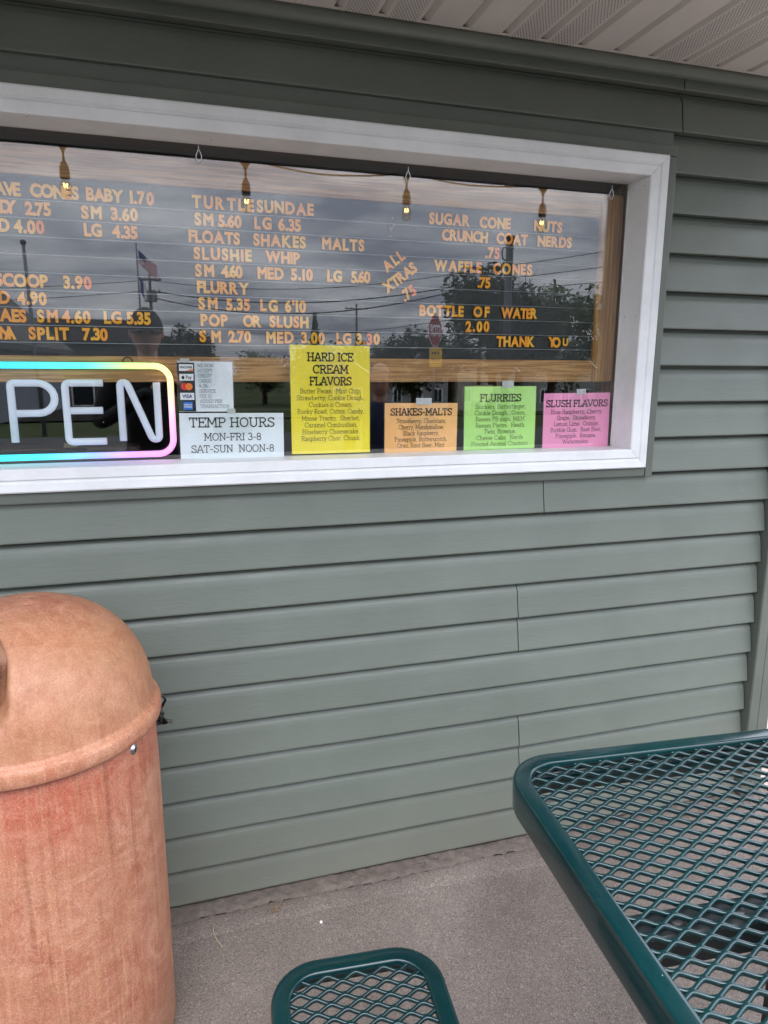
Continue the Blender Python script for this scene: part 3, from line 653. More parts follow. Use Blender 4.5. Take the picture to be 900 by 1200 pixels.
G['k'] = (.66, [[(.06, 1), (.15, 1), (.15, 0)], [(.50, XH), (.16, .24)], [(.28, .34), (.52, 0)]], [(.15, 0), (.50, XH), (.54, 0)])
G['l'] = (.34, [[(.08, 1), (.18, 1), (.18, 0)]], [(.18, 0)])
G['m'] = (1.0, [[(.06, XH), (.15, XH), (.15, 0)], arc(.32, .44, .16, .2, 170, 0, 6)+[(.48, 0)], arc(.66, .44, .17, .2, 170, 0, 6)+[(.83, 0)]], [(.15, 0), (.48, 0), (.83, 0)])
G['n'] = (.70, [[(.06, XH), (.15, XH), (.15, 0)], arc(.34, .42, .18, .22, 170, 0, 6)+[(.52, 0)]], [(.15, 0), (.52, 0)])
G['o'] = (.60, [arc(.30, h2, .22, h2, 0, 360, 14)], [])
G['p'] = (.66, [[(.06, XH), (.15, XH), (.15, -.30)], arc(.34, h2, .2, h2, 0, 360, 14)], [(.15, -.30)])
G['r'] = (.48, [[(.06, XH), (.17, XH), (.17, 0)], arc(.33, .44, .16, .2, 170, 50, 5)], [(.17, 0)])
G['s'] = (.52, [arc(.26, .48, .17, .15, 30, 210, 6)+[(.36, .28)]+arc(.26, .16, .18, .16, 30, -150, 6)], [])
G['t'] = (.42, [[(.17, .86), (.17, .12)]+arc(.28, .12, .11, .12, 180, 320, 4), [(.04, XH), (.36, XH)]], [])
G['u'] = (.70, [[(.06, XH), (.15, XH), (.15, .22)]+arc(.33, .20, .18, .20, 180, 340, 6), [(.42, XH), (.52, XH), (.52, 0), (.62, 0)]], [])
G['w'] = (.86, [[(.08, XH), (.25, 0), (.43, .56), (.61, 0), (.78, XH)]], [(.08, XH), (.78, XH)])
G['x'] = (.62, [[(.08, 0), (.52, XH)], [(.08, XH), (.52, 0)]], [(.08, 0), (.08, XH), (.52, 0), (.52, XH)])
G['y'] = (.64, [[(.08, XH), (.31, 0)], [(.54, XH), (.26, -.24), (.14, -.28)]], [(.08, XH), (.54, XH)])
def stroke_text(bm, txt, x, z, h, th, y, width=None, center=False, serif=.11):
    adv = sum(G[c_][0] for c_ in txt)*h
    sx = 1.0
    if width: sx = width/adv
    if center: x -= adv*sx/2
    t2 = th*h/2
    def seg(p, q):
        p, q = Vector(p), Vector(q); d = (q-p)
        if d.length < 1e-7: return
        d.normalize(); nn = Vector((-d.y, d.x))*t2; d *= t2*.6
        quad(bm, *[(v_.x, y, v_.y) for v_ in (p-d-nn, q+d-nn, q+d+nn, p-d+nn)])
    for ch in txt:
        a, ss, ser = G[ch]; f = lambda p: (x+p[0]*h*sx, z+p[1]*h)
        for s in ss:
            for p, q in zip(s, s[1:]): seg(f(p), f(q))
        for (px, pz) in ser: seg(f((px-serif, pz)), f((px+serif, pz)))
        x += a*h*sx
# ------------------------------------------------------------------ printed sheets standing behind the glass
SY = GY+.0085
def sheet_sign(name, label, cat, x0, x1, z0, z1, mat, head, hz_, hh, lines, lz, lp, lh, lean=0.0, hw=None, group=None, ink_w=.078, tape=None, lwid=None, yoff=0):
    root = empty(name, (x0, SY+yoff, z0), label=label, category=cat)
    if group: root['group'] = group
    W_, H_ = x1-x0, z1-z0
    bm = BM(); nx, nz = 6, 8
    def cur(u, v_): return .0010*math.sin(u*3.1)*math.sin(v_*2.2)
    fr = [[bm.verts.new((W_*i/nx, cur(i/nx, j/nz), H_*j/nz)) for j in range(nz+1)] for i in range(nx+1)]
    bk = [[bm.verts.new((W_*i/nx, cur(i/nx, j/nz)+.0006, H_*j/nz)) for j in range(nz+1)] for i in range(nx+1)]
    for i in range(nx):
        for j in range(nz):
            f = bm.faces.new((fr[i][j], fr[i+1][j], fr[i+1][j+1], fr[i][j+1])); f.smooth = True
            bm.faces.new((bk[i][j+1], bk[i+1][j+1], bk[i+1][j], bk[i][j]))
    obj('paper', bm, mat, root)
    bm = BM()
    for (t, w_), z in zip(head, hz_): stroke_text(bm, t, W_/2, z, hh, .155 if hh < .0205 else .125, -.0008, width=w_, center=True, serif=.14)
    if len(bm.verts): obj('heading', bm, INK, root)
    else: bm.free()
    bm = BM()
    for i, t in enumerate(lines):
        ww = None
        if lwid: ww = lwid[i]
        stroke_text(bm, t, W_/2, lz-i*lp, lh, ink_w, -.0008, width=ww, center=True)
    if len(bm.verts): obj('list_text', bm, INK2, root)
    else: bm.free()
    obj('laminate_edge', box(BM(), -.003, W_+.003, .0008, .0012, -.001, H_+.004), LAM, root)
    for (tx, tz, tw, th_) in (tape or []): obj('tape_strip', box(BM(), tx-tw/2, tx+tw/2, -.0016, -.0012, tz-th_/2, tz+th_/2), TAPE, root)
    root.rotation_euler = (R(-1.2), lean or R(((x0*97) % 1-.5)*1.1), 0); return root
sheet_sign('paper_sign', 'bright yellow sheet listing hard ice cream flavors, tallest of the sheets', 'paper sign', .2955, .505, 1.204, 1.481, PY,
  [('HARD ICE', .122), ('CREAM', .094), ('FLAVORS', .112)], [.238, .207, .177], .0195,
  ['Butter Pecan,  Mint Chip,', 'Strawberry, Cookie Dough,', 'Cookies n Cream,', 'Rocky Road, Cotton Candy,', 'Moose Tracks,  Sherbet,', 'Caramel Combustion,', 'Blueberry Cheesecake,', 'Raspberry Choc. Chunk.'], .1560, .01745, .0118,
  group='coloured flavor sheets in the window', lwid=[.162, .180, .118, .178, .156, .142, .154, .160])
sheet_sign('paper_sign', 'orange sheet listing shakes and malts, right of the tall yellow sheet', 'paper sign', .546, .755, 1.1995, 1.333, PO,
  [('SHAKES-MALTS', .178)], [.1015], .0170, ['Strawberry, Chocolate,', 'Cherry, Marshmallow,', 'Black Raspberry,', 'Pineapple, Butterscotch,', 'Oreo, Root Beer, Mint'], .0800, .0165, .0118,
  group='coloured flavor sheets in the window', lwid=[.144, .132, .104, .154, .138], tape=[(.11, .138, .045, .018)])
sheet_sign('paper_sign', 'lime green sheet listing flurries, between the orange and pink sheets', 'paper sign', .777, .997, 1.2005, 1.376, PG,
  [('FLURRIES', .128)], [.1345], .0185, ['Snickers, Butterfinger,', 'Cookie Dough,  Oreos,', 'Reeses PB cups, M&M', 'Reeses Pieces,  Heath', 'Twix, Brownie,', 'Cheese Cake,  Nerds', 'Frosted Animal Crackers'], .1140, .0173, .0118,
  group='coloured flavor sheets in the window', lwid=[.158, .158, .152, .152, .100, .146, .176], tape=[(.13, .181, .035, .020)])
sheet_sign('paper_sign', 'pink sheet listing slush flavors in the right corner of the window', 'paper sign', 1.023, 1.241, 1.199, 1.356, PP,
  [('SLUSH FLAVORS', .204)], [.1185], .0180, ['Blue Raspberry, Cherry,', 'Grape,  Strawberry,', 'Lemon Lime,  Orange,', 'Bubble Gum,  Root Beer,', 'Pineapple,  Banana,', 'Watermelon.'], .0980, .0173, .0118,
  group='coloured flavor sheets in the window', lwid=[.172, .132, .150, .170, .136, .090], tape=[(.12, .160, .030, .016)])
sheet_sign('paper_sign', 'white sheet with temp hours standing on the sill beside the neon sign', 'paper sign', .018, .274, 1.2005, 1.3135, PW,
  [('TEMP HOURS', .212)], [.079], .0220, [], 0, 0, 0, lean=R(.6), yoff=-.0032)
ts = [o for o in bpy.data.objects if o.get('label', '').startswith('white sheet with temp')][0]
bm = BM(); stroke_text(bm, 'MON-FRI 3-8', .128, .0455, .0172, .105, -.0008, width=.142, center=True); stroke_text(bm, 'SAT-SUN  NOON-8', .128, .0157, .0172, .105, -.0008, width=.206, center=True); obj('hours_text', bm, INK, ts)
# credit-card notice
cc_ = sheet_sign('paper_sign', 'narrow white notice with payment logos taped above the temp hours sheet', 'paper sign', .020, .151, 1.317, 1.438, PW, [], [], 0, [], 0, 0, 0, tape=[(.018, .123, .022, .010), (.125, .001, .020, .012)])
bm = BM()
for i, t in enumerate(['WE NOW', 'ACCEPT', 'CREDIT', 'CARDS', 'A 3%', 'SERVICE', 'FEE IS', 'ADDED PER', 'TRANSACTION']):
    stroke_text(bm, t, .046+.0006*i, .108-.01235*i, .0078, .085, -.0008, width=[.040, .036, .034, .032, .022, .040, .029, .054, .070][i])
obj('notice_text', bm, simple('faded_ink', (84, 84, 84), .7), cc_)
lg = obj('logo_strip', box(BM(), -.001, .040, -.0012, -.0004, .001, .118), BLACK, cc_)
def flat(name, x0, x1, z0, z1, mat, parent, y=-.0018): return obj(name, box(BM(), x0, x1, y, y+.0005, z0, z1), mat, parent)
LW = simple('logo_white', (240, 240, 240), .5); LO = simple('logo_orange', (245, 130, 40), .5); LR = simple('logo_red', (225, 40, 40), .5); LB = simple('logo_blue', (40, 120, 210), .5); LDB = simple('logo_navy', (30, 50, 130), .5); LGR = simple('logo_grey', (150, 152, 158), .5)
def fonttext(name, txt, x, z, h, mat, parent, y, width=None, bold=.01, center=True):
    me, a, b, c_, d = fontmesh(txt, 'w%g' % bold, bold); me = me.copy(); s = h/capH; sx = s if not width else width/(b-a)
    for v_ in me.vertices: v_.co = ((v_.co.x-((a+b)/2 if center else a))*sx+x, y, v_.co.y*s+z)
    return obj(name, me, mat, parent)
flat('card_logo', .004, .037, .098, .114, LW, lg); fonttext('word_mark', 'DISCOVER', .0205, .1045, .0048, INK, lg, -.0024, .029, .03)
bm = BM(); bm.faces.new([bm.verts.new(p) for p in ((.018, -.00235, .0985), (.0365, -.00235, .0985), (.0365, -.00235, .1035))]); obj('swoosh', bm, LO, lg)
flat('card_logo', .004, .037, .075, .091, LW, lg); fonttext('word_mark', 'Pay', .026, .0795, .0075, INK, lg, -.0024, .014, .01)
bm = BM(); bm.faces.new([bm.verts.new((.0125+.0038*math.cos(t*.6283)*(1 if math.cos(t*.6283) < .6 else .8), -.0024, .0822+.0040*math.sin(t*.6283))) for t in range(10)]); bm.faces.new([bm.verts.new(p) for p in ((.0125, -.0024, .0865), (.0145, -.0024, .0885), (.0138, -.0024, .0865))]); obj('fruit_mark', bm, INK, lg)
for cx_, mt in ((.0150, LR), (.0255, LO)):
    bm = BM(); bm.faces.new([bm.verts.new((cx_+.0085*math.cos(R(a_)), -.0020-(.0003 if mt is LO else 0), .0605+.0085*math.sin(R(a_)))) for a_ in range(0, 360, 20)]); obj('disc_mark', bm, mt, lg)
flat('card_logo', .004, .037, .0285, .0455, LW, lg); fonttext('word_mark', 'VISA', .0205, .0330, .0085, LDB, lg, -.0024, .024, .02)
flat('card_logo', .0105, .0325, .0045, .0240, LB, lg); fonttext('word_mark', 'AMERICAN', .0215, .0150, .0040, LW, lg, -.0024, .019, .02); fonttext('word_mark', 'EXPRESS', .0215, .0095, .0040, LW, lg, -.0024, .018, .02)

# ------------------------------------------------------------------ rainbow OPEN sign
op = empty('open_sign', (0, 0, 0), label='lit OPEN sign with white tube letters and rainbow border', category='neon sign')
OY = .112
def emis(name, col, st, rough=.4):
    m = Mat(name, (*col, 1), rough); m.b.inputs['Emission Color'].default_value = (*col, 1); m.b.inputs['Emission Strength'].default_value = st; return m
TUBE = emis('frosted_tube', (.55, .59, .68), .26).m
m = Mat('rainbow_tube', (.6, .6, .6, 1), .4)
at = m.n('ShaderNodeAttribute'); at.attribute_name = 'glow'; m.l(at.outputs['Color'], m.b.inputs['Emission Color']); m.b.inputs['Emission Strength'].default_value = 1.1; m.color(at.outputs['Color']); RAIN = m.m
bx0, bx1, bz0, bz1, br = -.93, .003, 1.2125, 1.4265, .036
path = []
for (cx_, cz_, a0) in ((bx1-br, bz1-br, 90), (bx1-br, bz0+br, 0), (bx0+br, bz0+br, -90), (bx0+br, bz1-br, -180)):
    for i in range(9):
        a_ = R(a0-90*i/8); path.append(Vector((cx_+br*math.cos(a_), OY, cz_+br*math.sin(a_))))
fp = []
for i, p in enumerate(path):
    q = path[(i+1) % len(path)]; n_ = max(1, int((q-p).length/.02)); fp += [p.lerp(q, k/n_) for k in range(n_)]
bm = BM(); tube(bm, fp, .0078, 10, closed=True)
bord = obj('border_tube', bm, RAIN, op)
def rain(x, z):
    t = (x+.93)/.933
    top = [(0, (.9, .1, .6)), (.25, (.3, .2, 1)), (.5, (.0, .55, 1)), (.66, (.05, .85, .95)), (.80, (.10, .92, .55)), (.90, (.55, .95, .25)), (1, (1, .92, .35))]
    bot = [(0, (1, .6, .2)), (.3, (.2, .9, .4)), (.55, (.02, .90, .85)), (.68, (.05, .72, 1)), (.80, (.22, .35, 1)), (.90, (.62, .28, .95)), (1, (1, .28, .86))]
    def ev(s, t):
        for (a, ca), (b, cb) in zip(s, s[1:]):
            if t <= b: u = (t-a)/(b-a); return [ca[i]*(1-u)+cb[i]*u for i in range(3)]
        return s[-1][1]
    v_ = min(1, max(0, (z-bz0)/(bz1-bz0)))
    if v_ > .5 and t < .97: return ev(top, t)
    if v_ < .5 and t < .97: return ev(bot, t)
    return ev([(0, (1, .28, .86)), (.35, (1, .38, .70)), (.65, (1, .58, .42)), (.85, (1, .74, .36)), (1, (1, .92, .35))], v_)
ca_ = bord.data.color_attributes.new('glow', 'FLOAT_COLOR', 'POINT')
for i, v_ in enumerate(bord.data.vertices): ca_.data[i].color = (*rain(v_.co.x, v_.co.z), 1)
TR_ = .0085
def lt(pts, name='letter_tube'): return obj(name, tube(BM(), [(x, OY-.002, z) for x, z in pts], TR_, 10), TUBE, op)
def bend(pts, r=.012, n=4):
    out = [pts[0]]
    for a, b, c_ in zip(pts, pts[1:], pts[2:]):
        a, b, c_ = Vector(a), Vector(b), Vector(c_); p = b+(a-b).normalized()*r; q = b+(c_-b).normalized()*r
        for i in range(n+1):
            t = i/n; out.append(tuple(p*(1-t)**2+b*2*t*(1-t)+q*t*t))
    out.append(pts[-1]); return out
zt_, zb_ = 1.386, 1.249
lt(bend([(-.352, zb_), (-.352, zt_), (-.30, zt_)], .008)+[(-.296+.036*math.cos(R(a_)), 1.351+.035*math.sin(R(a_))) for a_ in range(80, -91, -17)]+[(-.343, 1.316)])
lt(bend([(-.152, zt_), (-.236, zt_), (-.236, zb_-.002), (-.152, zb_-.002)], .010)); lt([(-.229, 1.321), (-.156, 1.321)])
lt(bend([(-.114, zb_-.002), (-.114, zt_+.001), (-.098, zt_+.001), (-.046, zb_), (-.030, zb_), (-.030, zt_+.001)], .009, 5))
lt([(-.462+.058*math.cos(R(a_)), 1.318+.069*math.sin(R(a_))) for a_ in range(0, 361, 12)])
# backing: clear acrylic with a black channel behind every tube
bm = BM(); f = bm.faces.new([bm.verts.new((p.x+(.010 if p.x > -.4 else -.010), OY+.010, p.z+(.008 if p.z > 1.31 else -.006))) for p in path])
r_ = bmesh.ops.extrude_face_region(bm, geom=[f])
for v_ in [q for q in r_['geom'] if isinstance(q, bmesh.types.BMVert)]: v_.co.y += .004
bmesh.ops.recalc_face_normals(bm, faces=bm.faces); obj('backing_plate', bm, ACRYL, op)
bm = BM(); tube(bm, [p+Vector((0, .0065, 0)) for p in fp], .0092, 6, closed=True); obj('tube_channel', bm, BLACK, op)
bm = BM(); tube(bm, [(-.107+.0, OY+.006, 1.432)]+[(-.093+.0115*math.cos(R(a_)), OY+.006, 1.434+.0125*math.sin(R(a_))) for a_ in range(180, -1, -20)], .0017, 6); obj('hanger_loop', bm, BLACK, op)
bm = BM(); tube(bm, [(-.60, OY+.02, 1.23), (-.4, OY+.02, 1.222), (-.2, OY+.022, 1.226)], .003, 6); obj('cord', bm, BLACK, op)
ledge = bx('inner_ledge', (-1.0, -.085, .21, .30, 1.185, 1.222), simple('ledge_brown', (120, 96, 80), .5, nz=5), None); tag(ledge, label='brown ledge behind the lower edge of the lit sign', category='ledge')
clip = bx('small_block', (-.262, -.228, .196, .209, 1.2235, 1.236), simple('tan_plastic', (206, 180, 130), .4), None, .002); tag(clip, label='small tan block standing behind the letter E of the lit sign', category='block')

# ------------------------------------------------------------------ string lights under the eave (seen mirrored in the glass)
sl = empty('string_lights', (0, EY-.0, 2.19), label='string of round-bottom bulbs hanging from the eave, mirrored at the top of the glass', category='string lights')
bxs = [-1.575, -.935, -.31, .315, .95, 1.56]
pts = []
for a, b in zip(bxs, bxs[1:]):
    for i in range(12):
        t = i/12; pts.append((a+(b-a)*t, .035+.004*math.sin(i), .0-.035*4*t*(1-t)*(.6+.4*math.sin(a*7))))
pts.append((bxs[-1], .035, 0))
obj('cable', tube(BM(), pts, .0035, 6), BLACK, sl)
FIL = emis('filament', (1, .62, .16), 45).m
m = bpy.data.materials.new('bulb_glass'); BULB = glassmat('bulb_glass', (.92, .88, .80, 1), .05)
for i, x in enumerate(bxs):
    dz = -.012-.01*(i % 2)
    s0 = obj('socket', lathe(BM(), [(.0, .01), (.022, .008), (.012, -.004), (.0045, -.02), (.004, -.045), (.014, -.062), (.0165, -.075), (.0165, -.105), (0, -.105)], 16), BLACK, sl, (x, .035, dz))
    b0_ = obj('bulb', lathe(BM(), [(.012, -.106), (.0155, -.115), (.0215, -.130), (.0225, -.145), (.018, -.162), (.008, -.171), (0, -.1725)], 18), BULB, s0)
    f0 = BM(); tube(f0, [(-.006, 0, -.122), (-.004, 0, -.136), (0, 0, -.128), (.004, 0, -.136), (.006, 0, -.122)], .0022, 6); obj('filament', f0, FIL, s0)

# ------------------------------------------------------------------ litter bin
can = empty('trash_can', (-.29, -.30, 0), label='weathered terracotta dome-top trash can beside the wall under the lit sign', category='trash can')
CR = .2295
body = []
for z, r_ in ((0.0, .0), (0.0, CR-.006), (.012, CR), (.2, CR+.0005), (.45, CR), (.60, CR-.001), (.70, CR-.003), (.745, CR-.005), (.752, CR-.010), (.752, 0)): body.append((r_, z))
obj('body', lathe(BM(), body, 72), TERRA, can)
rimR = .2385; zr = .735
dome = [(CR-.001, zr+.003), (rimR-.0015, zr), (rimR+.0005, zr+.003), (rimR+.0015, zr+.012), (rimR+.0010, zr+.024), (rimR-.0015, zr+.030), (rimR-.006, zr+.0335), (rimR-.0105, zr+.036), (rimR-.0125, zr+.041)]
r1 = rimR-.0125; z1_ = zr+.041; zap = .990
for i in range(1, 15):
    a_ = R(90*i/14); dome.append((r1*math.cos(a_)**.90 if i < 14 else 0, z1_+(zap-z1_)*math.sin(a_)))
bm = BM(); n_ = 96
lathe(bm, dome, n_)
# recessed flap opening on the side facing the parking lot, to the left
az0 = math.atan2(-.80, -.62)
lid = obj('lid', bm, TERRA, can)
def carve(p):
    a = math.atan2(p.y, p.x); d = (a-az0+math.pi) % (2*math.pi)-math.pi
    u = d/.62; v_ = (p.z-.890)/.070
    k = max(abs(u), abs(v_)) if False else (abs(u)**3.5+abs(v_)**3.5)**(1/3.5)
    return k
lm = lid.data
bm = BM(); bm.from_mesh(lm)
bmesh.ops.subdivide_edges(bm, edges=[e_ for e_ in bm.edges if all(carve(v_.co) < 1.5 and v_.co.z > .79 for v_ in e_.verts)], cuts=2, use_grid_fill=True)
lm.materials.append(RECESS)
for v_ in bm.verts:
    k = carve(v_.co)
    if v_.co.z > .79 and k < 1.15:
        t = min(1, max(0, (1.15-k)/.25)); t = t*t*(3-2*t); d = Vector((v_.co.x, v_.co.y, 0)).normalized()
        v_.co -= d*(.075*t)
for f in bm.faces:
    c0 = f.calc_center_median(); f.smooth = True
bm.to_mesh(lm); bm.free()
# inner flap plate
fl = obj('flap', box(BM(), -.075, .075, -.004, .004, -.05, .05, .003), RECESS, can); fl.location = (.135*math.cos(az0), .135*math.sin(az0), .885); fl.rotation_euler = (R(-14), 0, az0+R(90))
obj('mould_mark', lathe(BM(), [(.0, .0006), (.018, .0006), (.0205, -.0015), (.0215, .0010), (.0230, .0004), (.0235, -.002)], 28), TERRA, can, (.012, -.006, zap-.0012))
# screw
th_ = math.atan2(-.222*math.cos(R(38)), .222*math.sin(R(38)))
a_ = R(-33)
sw = obj('screw', lathe(BM(), [(0, .0035), (.003, .0034), (.0056, .0018), (.006, 0), (.008, -.0004), (.008, -.002)], 16), STEEL, can, ((CR-.003)*math.cos(a_), (CR-.003)*math.sin(a_), .716)); sw.rotation_euler = (R(90), 0, a_+R(90)); sw.scale = (1.3, 1.3, .8)
bm = BM(); box(bm, -.0038, .0038, -.0006, .0006, .0030, .0040); box(bm, -.0006, .0006, -.0038, .0038, .0031, .0041); obj('cross_slot', bm, BLACK, sw)
# liner bag peeping out behind the lid
bag = empty('bin_liner', (-.066, -.115, .624), label='black plastic liner tuft poking out behind the terracotta lid', category='trash bag')
bm = BM(); bmesh.ops.create_icosphere(bm, subdivisions=3, radius=.020)
for v_ in bm.verts:
    p = v_.co; k = 1+.22*math.sin(p.x*420+p.z*300)*math.sin(p.z*360+1)+.12*math.sin(p.y*700+p.x*500); v_.co = Vector((p.x*1.0*k-.010, p.y*k, p.z*1.25*k))
obj('crumpled_film', bm, simple('black_film', (16, 16, 18), .25), bag)
bm = BM()
g_ = [[bm.verts.new((-.006+.036*u, .004*math.sin(v*3+u*4), -.008-.012*u+(v-.5)*(.034*(1-u)+.002)+.003*math.sin(u*9+v*5))) for v in (0, .25, .5, .75, 1)] for u in (0, .2, .4, .6, .8, 1)]
for a in range(5):
    for b in range(4): bm.faces.new((g_[a][b], g_[a+1][b], g_[a+1][b+1], g_[a][b+1]))
rr_ = bmesh.ops.extrude_face_region(bm, geom=bm.faces[:])
for v_ in [q for q in rr_['geom'] if isinstance(q, bmesh.types.BMVert)]: v_.co.y += .003
obj('torn_flap', bm, simple('black_film_flap', (16, 16, 18), .3), bag)
bm = BM(); tube(bm, [(.0, .004, .012), (.010, .004, .022), (.018, .003, .036), (.014, .002, .048), (.004, .002, .050), (-.002, .002, .040)], [.004, .0035, .003, .0035, .004, .003], 6)
obj('twisted_tail', bm, simple('black_film_tail', (16, 16, 18), .25), bag)

# ------------------------------------------------------------------ picnic table
TA = R(-5); ux = Vector((math.cos(TA), math.sin(TA), 0)); uy = Vector((-math.sin(TA), math.cos(TA), 0))
HT = .585
tc0 = Vector((.509, -.712, 0))+ux*HT-uy*HT
tb = empty('picnic_table', tuple(tc0), TA, label='dark green expanded-metal picnic table with a bench and rounded corners', category='picnic table')
def exmesh(bm, hx, hy, rc, z, lw=.0470, sw_=.0260, cx=0, cy=0):
    """expanded metal: zigzag strands that meet at the knuckles; long way along x"""
    step = sw_/2; ns = int(hy*2/step)+2; prof = [(-.0018, -.0044), (-.0024, -.0020), (-.0025, -.0002), (-.0021, .0010), (-.0012, .0016), (.0012, .0016), (.0021, .0010), (.0025, -.0002), (.0024, -.0020), (.0018, -.0044)]; NP = len(prof)
    for s in range(ns):
        yb = -hy+s*step
        # x limits from the rounded rectangle
        yy_ = min(abs(yb), hy)
        xl = hx if yy_ < hy-rc else hx-rc+math.sqrt(max(0, rc*rc-(yy_-(hy-rc))**2))
        n = int(2*xl/(lw/12)); prev = None
        for i in range(n+1):
            x = -xl+2*xl*i/n; ph = 2*math.pi*x/lw+(math.pi if s % 2 else 0); c_ = math.cos(ph)
            tri = 1-2*abs(((ph/math.pi) % 2)-1) if False else 2*math.asin(max(-1, min(1, c_)))/math.pi
            f_ = max(-1, min(1, 1.22*tri)); f_ = f_*(1.12-.12*f_*f_)
            y = yb+step/2*f_*.68; nod = abs(c_)**8
            zz_ = z+.0014*c_*(1)+.0006*nod
            dydx = -.5*step*.68*1.22*math.copysign(min(1, abs(math.sin(ph))*1.6), math.sin(ph))*4/lw; inv = 1/math.sqrt(1+dydx*dydx); nx_, ny_ = -dydx*inv, inv
            ws = 1+.15*nod
            ring = [bm.verts.new((cx+x+nx_*a*ws, cy+y+ny_*a*ws, zz_+b+a*.12)) for a, b in prof]
            if prev:
                for k in range(NP):
                    f = bm.faces.new((prev[k], ring[k], ring[(k+1) % NP], prev[(k+1) % NP])); f.smooth = True
            prev = ring
def rimmed(hx, hy, rc, z, wtop, drop, cx=0, cy=0):
    pr_ = [(-wtop, -.006), (-wtop+.0004, .0005), (-wtop+.0022, .0024), (-wtop+.006, .0030), (-.0075, .0034), (-.0040, .0030), (-.0015, .0016), (-.0003, -.0010), (.0004, -.0060), (.0004, -.012), (-.0006, -drop+.006), (-.002, -drop+.001), (-.005, -drop), (-.008, -drop), (-.007, -.010), (-wtop, -.010)]
    path_ = [(p-Vector((0, 0, 0)), n_) for p, n_ in rrect(cx, cy, hx, hy, rc, 10, z)]
    bm = sweep(BM(), path_, pr_); bmesh.ops.recalc_face_normals(bm, faces=bm.faces); return bm
obj('table_rim', rimmed(HT, HT, .090, .757, .030, .052), PLAST, tb)
bm = BM(); exmesh(bm, HT-.026, HT-.026, .066, .752); tag(obj('mesh_top', bm, PLAST, tb), kind='stuff')
# a second, deeper apron under the edge as on the real table
obj('apron', rimmed(HT-.012, HT-.012, .078, .745, .004, .050), PLAST, tb)
def bench(cx):
    obj('bench_rim', rimmed(.140, HT-.02, .078, .447, .030, .040, cx, -.015), PLAST, tb)
    bm = BM(); exmesh(bm, .140-.026, HT-.02-.026, .055, .443, cx=cx, cy=-.015); tag(obj('mesh_seat', bm, PLAST, tb), kind='stuff')
    for y in (.24, -.24): obj('seat_bracket', box(BM(), cx-.115, cx+.115, y-.02, y+.02, .425, .437, .002), PLAST, tb)
bench(-.847); bench(.847)
# support angles under the top, slotted
for yb in (.212, -.212):
    bm = BM(); box(bm, -HT+.02, HT-.02, yb-.020, yb+.020, .738, .744, .001); box(bm, -HT+.02, HT-.02, yb-.022, yb-.017, .700, .743, .001)
    sup = obj('support_angle', bm, DKMET, tb)
    for x in (-.49, -.40, -.16): obj('bolt_slot', lathe(BM(), [(0, .0012), (.007, .0012), (.009, 0), (.009, -.001)], 14), simple('slot_dark', (30, 26, 26), .6) if x == -.49 and yb > 0 else BLACK, sup, (x, yb, .7446))
for px in (-.330, .330):
    for py in (.165, -.165):
        obj('leg_post', box(BM(), px-.033, px+.033, py-.033, py+.033, .03, .7375, .008, 3), DKMET, tb)
        obj('leg_foot', box(BM(), px-.045, px+.045, py-.045, py+.045, .001, .030, .006, 2), DKMET, tb)
for py in (.165, -.165): obj('bench_arm', box(BM(), -.93, .93, py-.018, py+.018, .375, .424, .006, 2), DKMET, tb)
obj('paint_chip', lathe(BM(), [(0, .0006), (.004, .0004), (.0045, 0)], 9), simple('chip', (110, 160, 160), .6), tb, (-HT+.012, -.155, .7606))

# ------------------------------------------------------------------ scraps on the slab
tw = obj('dry_grass_blade', tube(BM(), [(.040, -.085, .009), (.033, -.11, .010), (.040, -.14, .008), (.052, -.165, .007)], .0008, 5), simple('straw', (190, 170, 130), .8)); tag(tw, label='thin dry grass blade lying on the slab near the wall', category='grass blade')
rnd = random.Random(8); bm = BM()
for i in range(9):
    a_ = rnd.random()*6; x, y = .195+rnd.gauss(0, .008), -.085+rnd.gauss(0, .006)
    tube(bm, [(x, y, .007), (x+.012*math.cos(a_), y+.012*math.sin(a_), .010+rnd.random()*.004)], .0009, 5)
tag(obj('dry_leaf_scrap', bm, simple('dry_leaf', (140, 108, 74), .8)), label='small brown dried weed tuft by the crack at the wall foot', category='dried weed')
bm = BM(); bmesh.ops.create_icosphere(bm, subdivisions=2, radius=.004, matrix=Matrix.Translation((.305, -.152, .003)) @ Matrix.Diagonal((1, 1.3, .6, 1))); tag(obj('pebble', bm, simple('white_pebble', (220, 218, 212), .6)), label='tiny white pebble on the slab between bench and wall', category='pebble')
bm = BM(); rnd = random.Random(12)
for i in range(260):
    x = rnd.uniform(-.1, 1.3); y = rnd.uniform(-.10, -.004) if rnd.random() < .6 else rnd.uniform(-.9, -.1); s_ = rnd.uniform(.0008, .0026)
    bmesh.ops.create_icosphere(bm, subdivisions=1, radius=s_, matrix=Matrix.Translation((x, y, s_*.5+(.006 if y > -.11 else 0))) @ Matrix.Diagonal((1, rnd.uniform(.6, 1.4), .7, 1)))
tag(obj('grit', bm, simple('grit', (120, 112, 104), .9)), kind='stuff', label='loose grit along the wall foot', category='grit')

